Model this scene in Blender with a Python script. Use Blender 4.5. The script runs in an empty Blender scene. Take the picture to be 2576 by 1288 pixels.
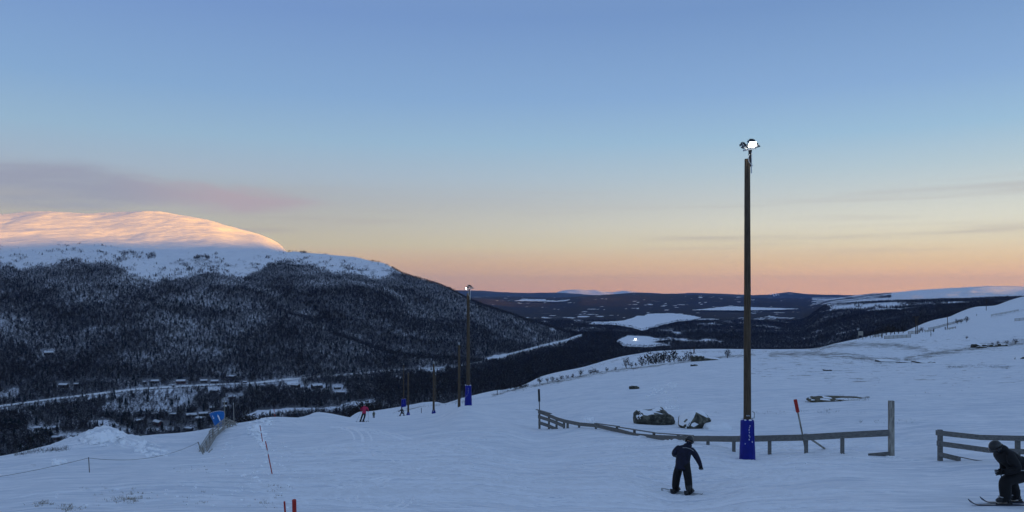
import bpy, bmesh, math, random
import numpy as np
from mathutils import Vector, Matrix, Quaternion

sc = bpy.context.scene
COL = sc.collection
random.seed(7)
RNG = np.random.default_rng(11)
F, XC, YH = 1983.0, 1288.0, 735.0          # focal length, picture centre and eye level, in 2576-wide photo units

# ------------------------------------------------------------------ camera, sky, sun, exposure
cam_d = bpy.data.cameras.new('camera')
cam = bpy.data.objects.new('camera', cam_d)
COL.objects.link(cam)
sc.camera = cam
cam.location = (0, 0, 0)
cam.rotation_euler = (math.pi / 2, 0, 0)
cam_d.sensor_width = 36
cam_d.lens = 36 * F / 2576
cam_d.shift_y = 91 / 2576
cam_d.clip_start = 0.2
cam_d.clip_end = 120000

SUN_AZ, SUN_EL = math.radians(122), math.radians(2.0)
sc.view_settings.view_transform = 'Standard'
sc.view_settings.look = 'None'
sc.view_settings.gamma = 1.0
sc.view_settings.use_curve_mapping = False
sc.view_settings.exposure = 1.85
sc.render.engine = 'CYCLES'
sc.cycles.use_denoising = True
sc.cycles.max_bounces = 6
sc.cycles.diffuse_bounces = 3
sc.cycles.volume_bounces = 0
sc.cycles.caustics_reflective = False
sc.cycles.caustics_refractive = False


def lin(r, g, b):
    f = lambda c: ((c / 255 + .055) / 1.055) ** 2.4 if c > 10 else c / 255 / 12.92
    return (f(r), f(g), f(b), 1)


def N(nt, typ, **kw):
    n = nt.nodes.new(typ)
    for k, v in kw.items():
        setattr(n, k, v)
    return n


def math_node(nt, op, a, b=None, c=None, clamp=False):
    n = nt.nodes.new('ShaderNodeMath')
    n.operation = op
    n.use_clamp = clamp
    for i, v in enumerate((a, b, c)):
        if v is None:
            continue
        if isinstance(v, (int, float)):
            n.inputs[i].default_value = v
        else:
            nt.links.new(v, n.inputs[i])
    return n.outputs[0]


def map_range(nt, v, a, b, c=0.0, d=1.0, smooth=True):
    n = nt.nodes.new('ShaderNodeMapRange')
    n.interpolation_type = 'SMOOTHSTEP' if smooth else 'LINEAR'
    nt.links.new(v, n.inputs[0])
    for i, x in zip((1, 2, 3, 4), (a, b, c, d)):
        n.inputs[i].default_value = x
    return n.outputs[0]


def ramp(nt, v, stops, mode='LINEAR'):
    n = nt.nodes.new('ShaderNodeValToRGB')
    n.color_ramp.interpolation = mode
    e = n.color_ramp.elements
    e[0].position, e[0].color = stops[0]
    e[1].position, e[1].color = stops[-1]
    for p, c in stops[1:-1]:
        x = e.new(p)
        x.color = c
    nt.links.new(v, n.inputs[0])
    return n.outputs[0]


def mix_rgb(nt, f, a, b):
    n = nt.nodes.new('ShaderNodeMix')
    n.data_type = 'RGBA'
    for s, v in ((n.inputs[0], f), (n.inputs[6], a), (n.inputs[7], b)):
        if isinstance(v, (int, float)):
            s.default_value = v
        elif isinstance(v, tuple):
            s.default_value = v
        else:
            nt.links.new(v, s)
    return n.outputs[2]


def noise_node(nt, vec, scale, detail=4, rough=.55, stretch=None, dist=0.0):
    if stretch is not None:
        m = nt.nodes.new('ShaderNodeMapping')
        m.inputs['Scale'].default_value = stretch
        nt.links.new(vec, m.inputs['Vector'])
        vec = m.outputs[0]
    n = nt.nodes.new('ShaderNodeTexNoise')
    n.inputs['Scale'].default_value = scale
    n.inputs['Detail'].default_value = detail
    n.inputs['Roughness'].default_value = rough
    n.inputs['Distortion'].default_value = dist
    nt.links.new(vec, n.inputs['Vector'])
    return n.outputs['Fac']


def make_world():
    w = bpy.data.worlds.new('World')
    sc.world = w
    w.use_nodes = True
    nt = w.node_tree
    bg = nt.nodes['Background']
    tc = N(nt, 'ShaderNodeTexCoord')
    sep = N(nt, 'ShaderNodeSeparateXYZ')
    nt.links.new(tc.outputs['Generated'], sep.inputs[0])
    X, Y, Z = sep.outputs
    S = [(735, 0), (700, 35), (660, 75), (610, 125), (560, 175), (500, 235), (430, 305), (340, 395), (220, 515), (0, 735)]
    pos = [math.sin(math.atan(d / F)) for _, d in S]
    cool = [(204, 160, 142), (206, 164, 144), (216, 174, 147), (202, 190, 163), (188, 183, 171), (175, 177, 180), (168, 183, 199), (154, 184, 208), (136, 171, 210), (120, 152, 203)]
    warm = [(288, 212, 146), (280, 212, 154), (256, 216, 168), (241, 226, 194), (233, 230, 212), (212, 218, 214), (188, 208, 217), (160, 195, 221), (140, 175, 217), (118, 152, 200)]
    zen = [(.55, (122, 148, 188)), (1.0, (124, 146, 182))]
    mk = lambda cs: [(p, lin(*c)) for p, c in zip(pos, cs)] + [(p, lin(*c)) for p, c in zen]
    zc = math_node(nt, 'MAXIMUM', math_node(nt, 'MULTIPLY', Z, 1.06), 0.0)
    rc = ramp(nt, zc, mk(cool))
    rw = ramp(nt, zc, mk(warm))
    dx = math_node(nt, 'MULTIPLY', X, math.sin(SUN_AZ))
    dd = math_node(nt, 'MULTIPLY_ADD', Y, math.cos(SUN_AZ), dx)
    wf = map_range(nt, dd, -1.0, 0.05)
    sky = mix_rgb(nt, wf, rc, rw)
    # the sky goes on brightening smoothly towards the low sun, well outside the picture
    gl = N(nt, 'ShaderNodeVectorMath', operation='SCALE')
    nt.links.new(sky, gl.inputs[0])
    nt.links.new(map_range(nt, dd, 0.0, 1.0, 1.0, 1.4), gl.inputs['Scale'])
    sky = gl.outputs[0]
    # thin streaks of high cloud just above the horizon
    st = noise_node(nt, tc.outputs['Generated'], 2.2, 5, .5, (1.0, 1.0, 26.0), .2)
    st = map_range(nt, st, .47, .72)
    band = math_node(nt, 'MULTIPLY', map_range(nt, Z, .02, .07), map_range(nt, Z, .15, .09))
    st = math_node(nt, 'MULTIPLY', math_node(nt, 'MULTIPLY', st, band), .55)
    sky = mix_rgb(nt, st, sky, lin(178, 168, 168))
    # the soft grey-pink cloud bank over the mountain
    az = math_node(nt, 'ARCTAN2', X, Y)
    cn = noise_node(nt, tc.outputs['Generated'], 5.5, 6, .55, (1.0, 1.0, 5.5), .35)
    tilt = math_node(nt, 'MULTIPLY_ADD', math_node(nt, 'ADD', az, .576), -.03, .1185)     # centre line of the bank
    off = math_node(nt, 'ABSOLUTE', math_node(nt, 'SUBTRACT', Z, tilt))
    thick = map_range(nt, az, -.66, -.20, .048, .012, False)
    prof = math_node(nt, 'SUBTRACT', 1.0, math_node(nt, 'DIVIDE', off, thick), clamp=True)
    fade = map_range(nt, az, -.17, -.36)
    fade = math_node(nt, 'MULTIPLY', fade, map_range(nt, az, -1.6, -.9))
    cl = math_node(nt, 'MULTIPLY', math_node(nt, 'MULTIPLY_ADD', prof, .75, math_node(nt, 'MULTIPLY_ADD', cn, 2.2, -1.05)), fade)
    cl = math_node(nt, 'MULTIPLY', map_range(nt, cl, .05, .75), math_node(nt, 'MULTIPLY', map_range(nt, prof, 0.0, .5), .9))
    pk = map_range(nt, az, -.50, -.33)
    ccol = mix_rgb(nt, pk, lin(158, 160, 178), lin(184, 168, 177))
    sky = mix_rgb(nt, cl, sky, ccol)
    # daylight model underneath
    ns = N(nt, 'ShaderNodeTexSky', sky_type='NISHITA', sun_disc=False, altitude=700, air_density=1.0, dust_density=1.0, ozone_density=3.0)
    ns.sun_elevation = SUN_EL
    ns.sun_rotation = SUN_AZ
    n2 = N(nt, 'ShaderNodeVectorMath', operation='SCALE')
    nt.links.new(ns.outputs[0], n2.inputs[0])
    n2.inputs['Scale'].default_value = .30
    sky = mix_rgb(nt, .06, sky, n2.outputs[0])
    nt.links.new(sky, bg.inputs[0])
    bg.inputs[1].default_value = .283


make_world()
sun_d = bpy.data.lights.new('sun', 'SUN')
sun = bpy.data.objects.new('sun', sun_d)
COL.objects.link(sun)
sun_d.energy = 5.0
sun_d.angle = math.radians(.9)
sun_d.color = (1.0, .43, .0)
sdir = Vector((math.sin(SUN_AZ) * math.cos(SUN_EL), math.cos(SUN_AZ) * math.cos(SUN_EL), math.sin(SUN_EL)))
sun.rotation_euler = sdir.to_track_quat('Z', 'Y').to_euler()

# ------------------------------------------------------------------ numeric helpers


def pchip(xk, yk, x):
    """monotone cubic through (xk, yk) along axis 0 of yk"""
    xk = np.asarray(xk, float)
    yk = np.asarray(yk, float)
    h = np.diff(xk)
    sh = (-1,) + (1,) * (yk.ndim - 1)
    d = np.diff(yk, axis=0) / h.reshape(sh)
    m = np.zeros_like(yk)
    if len(xk) > 2:
        w1 = (2 * h[1:] + h[:-1]).reshape(sh)
        w2 = (h[1:] + 2 * h[:-1]).reshape(sh)
        ok = d[1:] * d[:-1] > 0
        with np.errstate(divide='ignore', invalid='ignore'):
            hm = (w1 + w2) / (w1 / d[:-1] + w2 / d[1:])
        m[1:-1] = np.where(ok, hm, 0)
    m[0], m[-1] = d[0], d[-1]
    i = np.clip(np.searchsorted(xk, x) - 1, 0, len(xk) - 2)
    xx = np.clip(x, xk[0], xk[-1])
    t = ((xx - xk[i]) / h[i]).reshape((-1,) + (1,) * (yk.ndim - 1))
    hh = h[i].reshape(t.shape)
    return ((2 * t**3 - 3 * t**2 + 1) * yk[i] + (t**3 - 2 * t**2 + t) * hh * m[i] + (-2 * t**3 + 3 * t**2) * yk[i + 1] + (t**3 - t**2) * hh * m[i + 1])


_P = RNG.random((256, 256))


def vnoise(x, y):
    xi, yi = np.floor(x).astype(int), np.floor(y).astype(int)
    u, v = x - xi, y - yi
    u, v = u * u * (3 - 2 * u), v * v * (3 - 2 * v)
    a, b = _P[xi & 255, yi & 255], _P[(xi + 1) & 255, yi & 255]
    c, d = _P[xi & 255, (yi + 1) & 255], _P[(xi + 1) & 255, (yi + 1) & 255]
    return (a * (1 - u) + b * u) * (1 - v) + (c * (1 - u) + d * u) * v


def fbm(x, y, o=4, g=.5):
    x, y = np.asarray(x, float), np.asarray(y, float)
    s, a, t = 0, 1, 0
    for k in range(o):
        s = s + a * (vnoise(x + 17.3 * k, y - 9.1 * k) - .5)
        t += a
        a *= g
        x, y = x * 2.03, y * 2.03
    return s / t * 2


def px2phi(x):
    return math.degrees(math.atan((x - XC) / F))


class Field:
    """terrain height as a function of bearing and forward distance, from surveyed cross-sections"""

    def __init__(self, cols, d0, d1, nd=700, nphi=1800):
        self.l0, self.l1 = math.log(d0), math.log(d1)
        self.ld = np.linspace(self.l0, self.l1, nd)
        cols = sorted(cols, key=lambda c: c[0])
        self.p0, self.p1 = cols[0][0], cols[-1][0]
        tab = []
        for phi, kn in cols:
            d = [math.log(k[0]) for k in kn]
            z = [(YH - k[1]) / F * k[0] if k[1] > 500 else k[1] for k in kn]
            if d[0] > self.l0 + .01:
                d.insert(0, self.l0); z.insert(0, z[0])
            if d[-1] < self.l1 - .01:
                d.append(self.l1); z.append(z[-1])
            tab.append(pchip(d, z, self.ld))
        self.ph = np.linspace(self.p0, self.p1, nphi)
        self.T = pchip([c[0] for c in cols], np.array(tab), self.ph)
        self.extra = None

    def base(self, X, Y):
        """X, Y world; inside the front sector distance is depth Y, elsewhere it is the radius"""
        X, Y = np.asarray(X, float), np.asarray(Y, float)
        phi = np.degrees(np.arctan2(X, Y))
        r = np.hypot(X, Y)
        c = np.cos(np.radians(np.clip(np.abs(phi), 0, 33)))
        D = np.clip(r * c, math.exp(self.l0), math.exp(self.l1))
        a = (np.clip(phi, self.p0, self.p1) - self.p0) / (self.p1 - self.p0) * (len(self.ph) - 1)
        b = (np.log(D) - self.l0) / (self.l1 - self.l0) * (len(self.ld) - 1)
        ai = np.clip(a.astype(int), 0, len(self.ph) - 2)
        bi = np.clip(b.astype(int), 0, len(self.ld) - 2)
        u, v = a - ai, b - bi
        T = self.T
        return (T[ai, bi] * (1 - u) + T[ai + 1, bi] * u) * (1 - v) + (T[ai, bi + 1] * (1 - u) + T[ai + 1, bi + 1] * u) * v

    def __call__(self, X, Y):
        z = self.base(X, Y)
        return z + self.extra(np.asarray(X, float), np.asarray(Y, float)) if self.extra else z

    def z(self, X, Y):
        return float(self(np.array([X]), np.array([Y]))[0])

    def hit(self, x, y, dmin, dmax, n=1500):
        """the place on the ground seen in direction (x, y) of the photograph, between two distances"""
        D = np.geomspace(dmin, dmax, n)
        X = (x - XC) / F * D
        yy = YH - self(X, D) / D * F
        s = np.sign(yy - y)
        k = np.where((s[:-1] > 0) & (s[1:] <= 0))[0]
        k = int(k[0]) if len(k) else int(np.argmin(np.abs(yy - y)))
        return Vector((float(X[k]), float(D[k]), float(self.z(X[k], D[k]))))


NEAR = [(0.6, -1.7), (8, -3.15), (15, -4.4)]
ncols = [
    (-45, [(20, -5.5), (48, -10.3), (110, -28), (300, -78), (600, -131), (900, -175)]),
    (px2phi(-200), [(20, -5.4), (35, -8.0), (48, -10.4), (70, -17), (110, -28), (300, -78), (600, -131), (900, -175)]),
    (px2phi(0), [(20, -5.4), (30, -7.1), (48, 1146), (60, -14.5), (110, -29), (300, -78), (600, -131), (900, -175)]),
    (px2phi(120), [(20, -5.3), (30, -6.95), (50, 1121), (62, -14), (110, -28), (300, -77), (600, -131), (900, -175)]),
    (px2phi(200), [(20, -5.3), (30, -6.9), (53, 1107), (80, -19), (300, -76), (600, -131), (900, -175)]),
    (px2phi(270), [(20, -5.3), (30, -6.85), (44, -8.5), (50, 1090), (58, -11.3), (90, -22), (300, -76), (600, -131), (900, -175)]),
    (px2phi(330), [(20, -5.25), (30, -6.8), (45, -8.9), (58, 1098), (75, -15.5), (110, -25), (300, -75), (600, -131), (900, -175)]),
    (px2phi(480), [(20, -5.2), (30, -6.75), (45, -8.95), (62, 1086), (80, -16), (120, -27), (300, -75), (600, -131), (900, -175)]),
    (px2phi(600), [(20, -5.2), (30, -6.7), (45, -8.7), (68, 1065), (90, -17), (140, -29), (300, -73), (600, -131), (900, -175)]),
    (px2phi(690), [(20, -5.2), (30, -6.65), (45, -8.5), (75, 1050), (100, -19), (160, -31), (300, -71), (600, -131), (900, -175)]),
    (px2phi(800), [(20, -5.2), (30, -6.6), (45, -8.35), (77, -12.35), (100, 1039), (130, -23), (200, -38), (300, -68), (600, -131), (900, -175)]),
    (px2phi(912), [(20, -5.2), (30, -6.5), (45, -8.15), (77, 1062), (110, 1053), (125, -20.4), (164, -26.4), (200, -31.2), (230, 1037), (260, -43), (300, -58), (500, -115), (600, -131), (900, -175)]),
    (px2phi(1010), [(20, -5.2), (30, -6.5), (45, -8.15), (80, 1060), (125, 1047), (140, -22.6), (200, 1023), (230, -36), (300, -60), (600, -131), (900, -175)]),
    (px2phi(1091), [(20, -5.2), (30, -6.45), (45, -7.95), (80, 1051), (105, 1040), (150, 1026), (200, 1011), (230, -35), (300, -60), (600, -131), (900, -175)]),
    (px2phi(1178), [(20, -5.2), (30, -6.4), (45, -7.75), (68, 1021), (80, 1020), (110, 1012), (150, 998), (180, -26), (300, -62), (600, -131), (900, -175)]),
    (px2phi(1260), [(20, -5.25), (30, -6.5), (45, -7.8), (65, 1040), (110, 1000), (190, 980), (230, -31), (300, -58), (600, -131), (900, -175)]),
    (px2phi(1355), [(20, -5.3), (30, -6.6), (50, 1079), (60, 1055), (90, 1005), (130, 968), (160, -20), (260, 949), (300, -37), (400, -68), (700, -135), (900, -175)]),
    (px2phi(1480), [(20, -5.3), (30, -6.5), (44, 1083), (60, 1040), (100, 975), (150, 943), (180, -20), (290, 919), (330, -36), (450, -75), (700, -135), (900, -175)]),
    (px2phi(1570), [(20, -5.3), (30, -6.4), (41, 1092), (60, 1035), (100, 968), (170, 928), (195, -19.7), (300, 895), (340, -33), (450, -70), (700, -135), (900, -175)]),
    (px2phi(1650), [(17, -4.85), (23, 1240), (30, -6.35), (38, 1105), (48, 1067), (60, 1033), (100, 962), (175, 917), (205, -19.4), (320, 883), (360, -33), (500, -80), (700, -135), (900, -175)]),
    (px2phi(1710), [(17, -4.85), (23, 1246), (30, -6.3), (36, 1108), (48, 1065), (100, 955), (160, 911), (200, -18.3), (340, 880), (380, -34), (500, -80), (700, -135), (900, -175)]),
    (px2phi(1782), [(17, -4.8), (23, -5.85), (30, -6.25), (34, 1119), (50, 1058), (100, 950), (150, 909), (190, -17), (340, 879), (380, -34), (500, -80), (700, -135), (900, -175)]),
    (px2phi(1880), [(17, -4.7), (23, -5.65), (27.5, 1175), (30, 1157), (33, 1135), (50, 1055), (100, 945), (180, 894), (215, -17.6), (330, 880), (370, -33), (500, -80), (700, -135), (900, -175)]),
    (px2phi(2028), [(17, -4.65), (23, -5.5), (29, 1153), (30.5, 1143), (40, 1090), (60, 1015), (100, 945), (170, 892), (200, -16.2), (300, 878), (340, -30), (500, -80), (700, -135), (900, -175)]),
    (px2phi(2130), [(17, -4.6), (29, 1152), (31, 1138), (60, 1008), (100, 943), (170, 894), (330, 858), (450, -31.5), (600, -46), (800, -90), (1000, -150)]),
    (px2phi(2243), [(17, -4.6), (29, 1155), (31, 1140), (60, 1000), (120, 925), (220, 878), (330, 846), (385, 836), (480, -26.5), (620, -36), (800, -65), (1000, -130), (1200, -170)]),
    (px2phi(2365), [(17, -4.6), (28, 1159), (31, 1130), (60, 1000), (120, 920), (220, 873), (330, 842), (520, 814), (600, 803), (760, -28.5), (900, -45), (1100, -110), (1300, -170)]),
    (px2phi(2470), [(17, -4.6), (27, 1163), (60, 996), (120, 915), (220, 868), (400, 818), (640, 790), (760, 771), (900, -19), (1100, -34), (1300, -70), (1600, -140)]),
    (px2phi(2576), [(17, -4.6), (27, 1161), (60, 993), (120, 908), (220, 860), (400, 812), (700, 778), (1100, 746), (1200, -10), (1500, -30), (2500, -40)]),
    (39, [(17, -4.5), (60, -7), (220, -10), (700, -5), (1300, 10), (2500, 60), (3300, 120), (4500, 60)]),
    (50, [(17, -4.0), (60, -5), (220, -2), (1000, 40), (3200, 250), (4500, 200)]),
    (70, [(17, -2.9), (60, -2), (220, 6), (1000, 90), (3200, 326), (4500, 250)]),
    (90, [(17, -1.6), (60, 2), (220, 20), (1000, 110), (3200, 332), (4500, 250)]),
    (130, [(17, 1.0), (60, 7), (220, 35), (1000, 130), (3200, 326), (4500, 250)]),
    (180, [(17, 1.5), (60, 8), (220, 34), (1000, 130), (3200, 300), (4500, 250)]),
    (-180, [(17, 1.5), (60, 8), (220, 34), (1000, 130), (3200, 300), (4500, 250)]),
    (-130, [(17, -.5), (60, 3), (220, 12), (1000, 60), (3200, 200), (4500, 150)]),
    (-90, [(17, -2.8), (60, -5), (220, -25), (600, -60), (1500, -60), (4500, -60)]),
    (-60, [(20, -4.6), (60, -10), (220, -45), (600, -110), (900, -150)]),
]
ncols = [(p, ([(0.6, -1.7), (8, -1.7 + (kn[0][1] + 1.7) * 8 / kn[0][0])] + kn)) for p, kn in ncols]
G = Field(ncols, .6, 4600)

vcols = [
    (-48, [(300, -145), (600, -131), (900, -130), (1100, -105), (1300, -58), (1750, 72), (2400, 168), (3100, 300), (4000, 250), (6000, 0)]),
    (px2phi(-250), [(300, -145), (600, -131), (900, -130), (1080, -108), (1300, -60), (1750, 70), (2400, 165), (3100, 296), (4000, 250), (6000, 0)]),
    (px2phi(0), [(300, -145), (600, -131), (920, -130), (1080, -110), (1300, -62), (1750, 656), (2400, 162), (3100, 542), (4000, 250), (6000, 0)]),
    (px2phi(100), [(300, -145), (600, -131), (930, -130), (1090, -112), (1320, -62), (1760, 657), (2400, 164), (3080, 536), (4000, 250), (6000, 0)]),
    (px2phi(240), [(300, -145), (600, -131), (960, -130), (1100, -113), (1340, -62), (1760, 652), (2400, 163), (3050, 538), (4000, 250), (6000, 0)]),
    (px2phi(370), [(300, -145), (600, -131), (1010, -130), (1120, -118), (1350, -64), (1750, 674), (2350, 150), (3000, 532), (4000, 240), (6000, 0)]),
    (px2phi(450), [(300, -145), (600, -131), (1040, -130), (1140, -119), (1360, -66), (1740, 684), (2320, 613), (2980, 540), (3900, 220), (6000, -20)]),
    (px2phi(520), [(300, -145), (600, -131), (1060, -130), (1150, -121), (1380, -70), (1720, 690), (2300, 618), (2950, 551), (3800, 200), (6000, -30)]),
    (px2phi(600), [(300, -145), (600, -131), (1080, -130), (1170, -121), (1400, -72), (1750, 690), (2300, 627), (2900, 576), (3700, 150), (6000, -50)]),
    (px2phi(660), [(300, -145), (600, -131), (1090, -130), (1180, -122), (1400, -75), (1770, 690), (2280, 636), (2870, 595), (3600, 120), (6000, -55)]),
    (px2phi(705), [(300, -145), (600, -131), (1100, -130), (1180, -122), (1400, -76), (1780, 690), (2250, 640), (2500, 634), (2850, 616), (3500, 100), (6000, -60)]),
    (px2phi(745), [(300, -145), (600, -131), (1110, -130), (1190, -122), (1400, -78), (1780, 696), (2250, 641), (2350, 634), (2800, 110), (3500, 40), (6000, -70)]),
    (px2phi(870), [(300, -145), (600, -131), (1150, -130), (1220, -124), (1420, -83), (1800, 715), (2150, 669), (2350, 644), (2800, 80), (3500, 20), (6000, -80)]),
    (px2phi(960), [(300, -145), (600, -131), (1170, -130), (1250, -124), (1450, -90), (1800, 740), (2100, 690), (2280, 661), (2700, 50), (3500, 0), (6000, -85)]),
    (px2phi(1010), [(300, -145), (600, -131), (1190, -130), (1270, -124), (1450, -95), (1800, 765), (2100, 703), (2220, 684), (2700, 0), (3500, -50), (6000, -95)]),
    (px2phi(1100), [(300, -145), (600, -131), (1230, -130), (1320, -125), (1550, -95), (1850, 782), (2150, 714), (2600, -30), (3500, -110), (5000, -118), (9000, -90)]),
    (px2phi(1200), [(300, -145), (600, -131), (1330, -131), (1450, -125), (1650, -104), (1900, 805), (2150, 761), (2600, -80), (3200, -126), (5000, -110), (9000, -75), (13000, -70)]),
    (px2phi(1300), [(300, -145), (600, -131), (1500, -131), (1800, -115), (1950, 825), (2150, 797), (2500, -100), (3000, -128), (5000, 785), (9000, 755), (12000, 746)]),
    (px2phi(1400), [(300, -145), (600, -131), (1750, -131), (2050, -120), (2200, 829), (2500, -122), (3000, -130), (5000, -126), (7000, 765), (9500, 751), (13000, -80)]),
    (px2phi(1470), [(300, -145), (600, -131), (1900, -131), (2200, 849), (2600, -131), (4000, -130), (6000, 770), (9500, 747), (13000, -80)]),
    (px2phi(1600), [(300, -145), (600, -131), (3400, -131), (4200, -130), (5000, -121), (7000, 760), (10000, 740), (13000, -80)]),
    (px2phi(1680), [(300, -145), (600, -131), (3400, -131), (4200, -130), (5200, -123), (7000, 763), (10000, 741), (13000, -80)]),
    (px2phi(1780), [(300, -145), (600, -131), (4200, -131), (5600, -130), (7000, -118), (10000, 743), (13000, -80)]),
    (px2phi(1900), [(300, -145), (600, -131), (4000, -131), (6500, -131), (7500, 764), (10500, 750), (13000, -90)]),
    (px2phi(2008), [(300, -145), (600, -131), (4000, -130), (6500, -131), (8000, -110), (11000, 752), (13000, -90)]),
    (px2phi(2080), [(300, -145), (600, -131), (1500, -128), (2300, -105), (3200, 774), (4200, 767), (7000, 757), (11000, 751)]),
    (px2phi(2180), [(300, -145), (600, -128), (1000, -118), (1500, -103), (2300, -75), (3200, 763), (4000, 758), (7000, 746), (9000, 743)]),
    (px2phi(2293), [(300, -140), (700, -120), (1000, -92), (1500, -75), (2300, -58), (3200, 758), (4500, 753), (7000, 732), (9000, 0)]),
    (px2phi(2400), [(300, -130), (700, -100), (1000, -75), (1500, -58), (2300, -42), (3200, 755), (4500, 751), (7000, 724), (9500, 20)]),
    (px2phi(2502), [(300, -120), (800, -90), (1000, -65), (1500, -42), (2300, -31), (3200, 753), (4500, 749), (7000, 720), (9500, 40)]),
    (px2phi(2576), [(300, -110), (1000, -50), (1500, -32), (2300, -23), (3200, 751), (4500, 747), (7000, 722), (9500, 30)]),
    (44, [(300, -100), (1000, -40), (2300, -5), (4500, 20), (7000, 80), (9500, 50)]),
]
V = Field(vcols, 300, 13000)


def near_relief(X, Y):
    r = np.hypot(X, Y)
    k = np.clip(r / 10, .4, 1)
    z = .055 * fbm(X / 3.2, Y / 2.6, 4) * k + .11 * fbm(X / 14 + 5, Y / 11, 3) * np.clip(r / 30, 0, 1)
    z = z + .35 * fbm(X / 38 + 9, Y / 45, 3) * np.clip((r - 40) / 100, 0, 1)
    z = z + 18.0 * fbm(X / 420, Y / 420, 4) * np.clip((r - 1300) / 900, 0, 1)
    # rough ploughed heap on the left edge of the slope, and its rubble
    for hx, hy, a, s in HEAPS:
        g = np.exp(-((X - hx)**2 + (Y - hy)**2) / (2 * s * s))
        z = z + a * g * (.55 + 1.1 * np.abs(fbm(X / .9 + hx, Y / .9, 4)))
    return z


def far_relief(X, Y):
    r = np.hypot(X, Y)
    hi = np.clip((V.base(X, Y) + 118) / 60, 0, 1)
    z = fbm(X / 90, Y / 90, 5) * (1.2 + 3.5 * hi) + hi * 9 * fbm(X / 420 + 3, Y / 420, 3) + 6 * fbm(X / 150, Y / 110 + 5, 3) * np.clip((V.base(X, Y) - 60) / 60, 0, 1) * np.clip((-620 - X) / 200, 0, 1)
    z = z + hi * 2.6 * fbm(X / 70, Y / 22 + .3 * X / 70, 4) * np.clip((V.base(X, Y) - 60) / 60, 0, 1)
    z = z + np.clip((r - 3500) / 5000, 0, 1) * 16 * fbm(X / 900, Y / 900, 3) * np.clip((r - 4200) / 3000, 0, 1)
    for (ax, ay, bx, by), dep, w in RAVINES:
        t = np.clip(((X - ax) * (bx - ax) + (Y - ay) * (by - ay)) / ((bx - ax)**2 + (by - ay)**2), 0, 1)
        d = np.hypot(X - ax - t * (bx - ax), Y - ay - t * (by - ay))
        z = z - dep * np.exp(-(d / w)**2)
    return z


HEAPS = []
RAVINES = []
for x, y, a, s in ((262, 1104, .30, 1.5), (282, 1096, .28, 1.2), (240, 1112, .25, 1.4), (216, 1112, .35, 1.2), (300, 1120, .4, 1.2), (330, 1108, .25, 1.6),
                   (352, 1118, .35, .9), (378, 1136, .35, .9), (404, 1140, .25, .9), (640, 1075, .2, 2.0), (655, 1095, .25, 1.5), (600, 1095, .12, 2.0), (690, 1062, .3, 1.3)):
    p = G.hit(x, y, 20, 110)
    HEAPS.append((p.x, p.y, a, s))
rp = [V.hit(x, y, 900, 2600) for x, y in ((640, 680), (760, 755), (900, 820), (1020, 862), (1180, 885))]
for a, b in zip(rp[:-1], rp[1:]):
    RAVINES.append(((a.x, a.y, b.x, b.y), 16, 55))
G.extra = near_relief
V.extra = far_relief

# ------------------------------------------------------------------ object helpers


def link(name, me, mats=(), parent=None, loc=None, smooth=False):
    o = bpy.data.objects.new(name, me)
    COL.objects.link(o)
    for m in mats if isinstance(mats, (list, tuple)) else [mats]:
        if m is not None and m.name not in [x.name for x in me.materials if x]:
            me.materials.append(m)
    if parent is not None:
        o.parent = parent
    if loc is not None:
        o.location = loc
    if smooth:
        me.polygons.foreach_set('use_smooth', [True] * len(me.polygons))
    return o


def tag(o, label=None, cat=None, group=None, kind=None):
    for k, v in (('label', label), ('category', cat), ('group', group), ('kind', kind)):
        if v:
            o[k] = v
    return o


def thing(name, label, cat, loc, rz=0.0, group=None):
    o = bpy.data.objects.new(name, None)
    o.empty_display_size = .2
    COL.objects.link(o)
    o.location = loc
    o.rotation_euler = (0, 0, rz)
    return tag(o, label, cat, group)


def copy_tree(o, parent=None):
    c = o.copy()
    COL.objects.link(c)
    if parent is not None:
        c.parent = parent
    for ch in list(o.children):
        copy_tree(ch, c)
    return c


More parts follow.
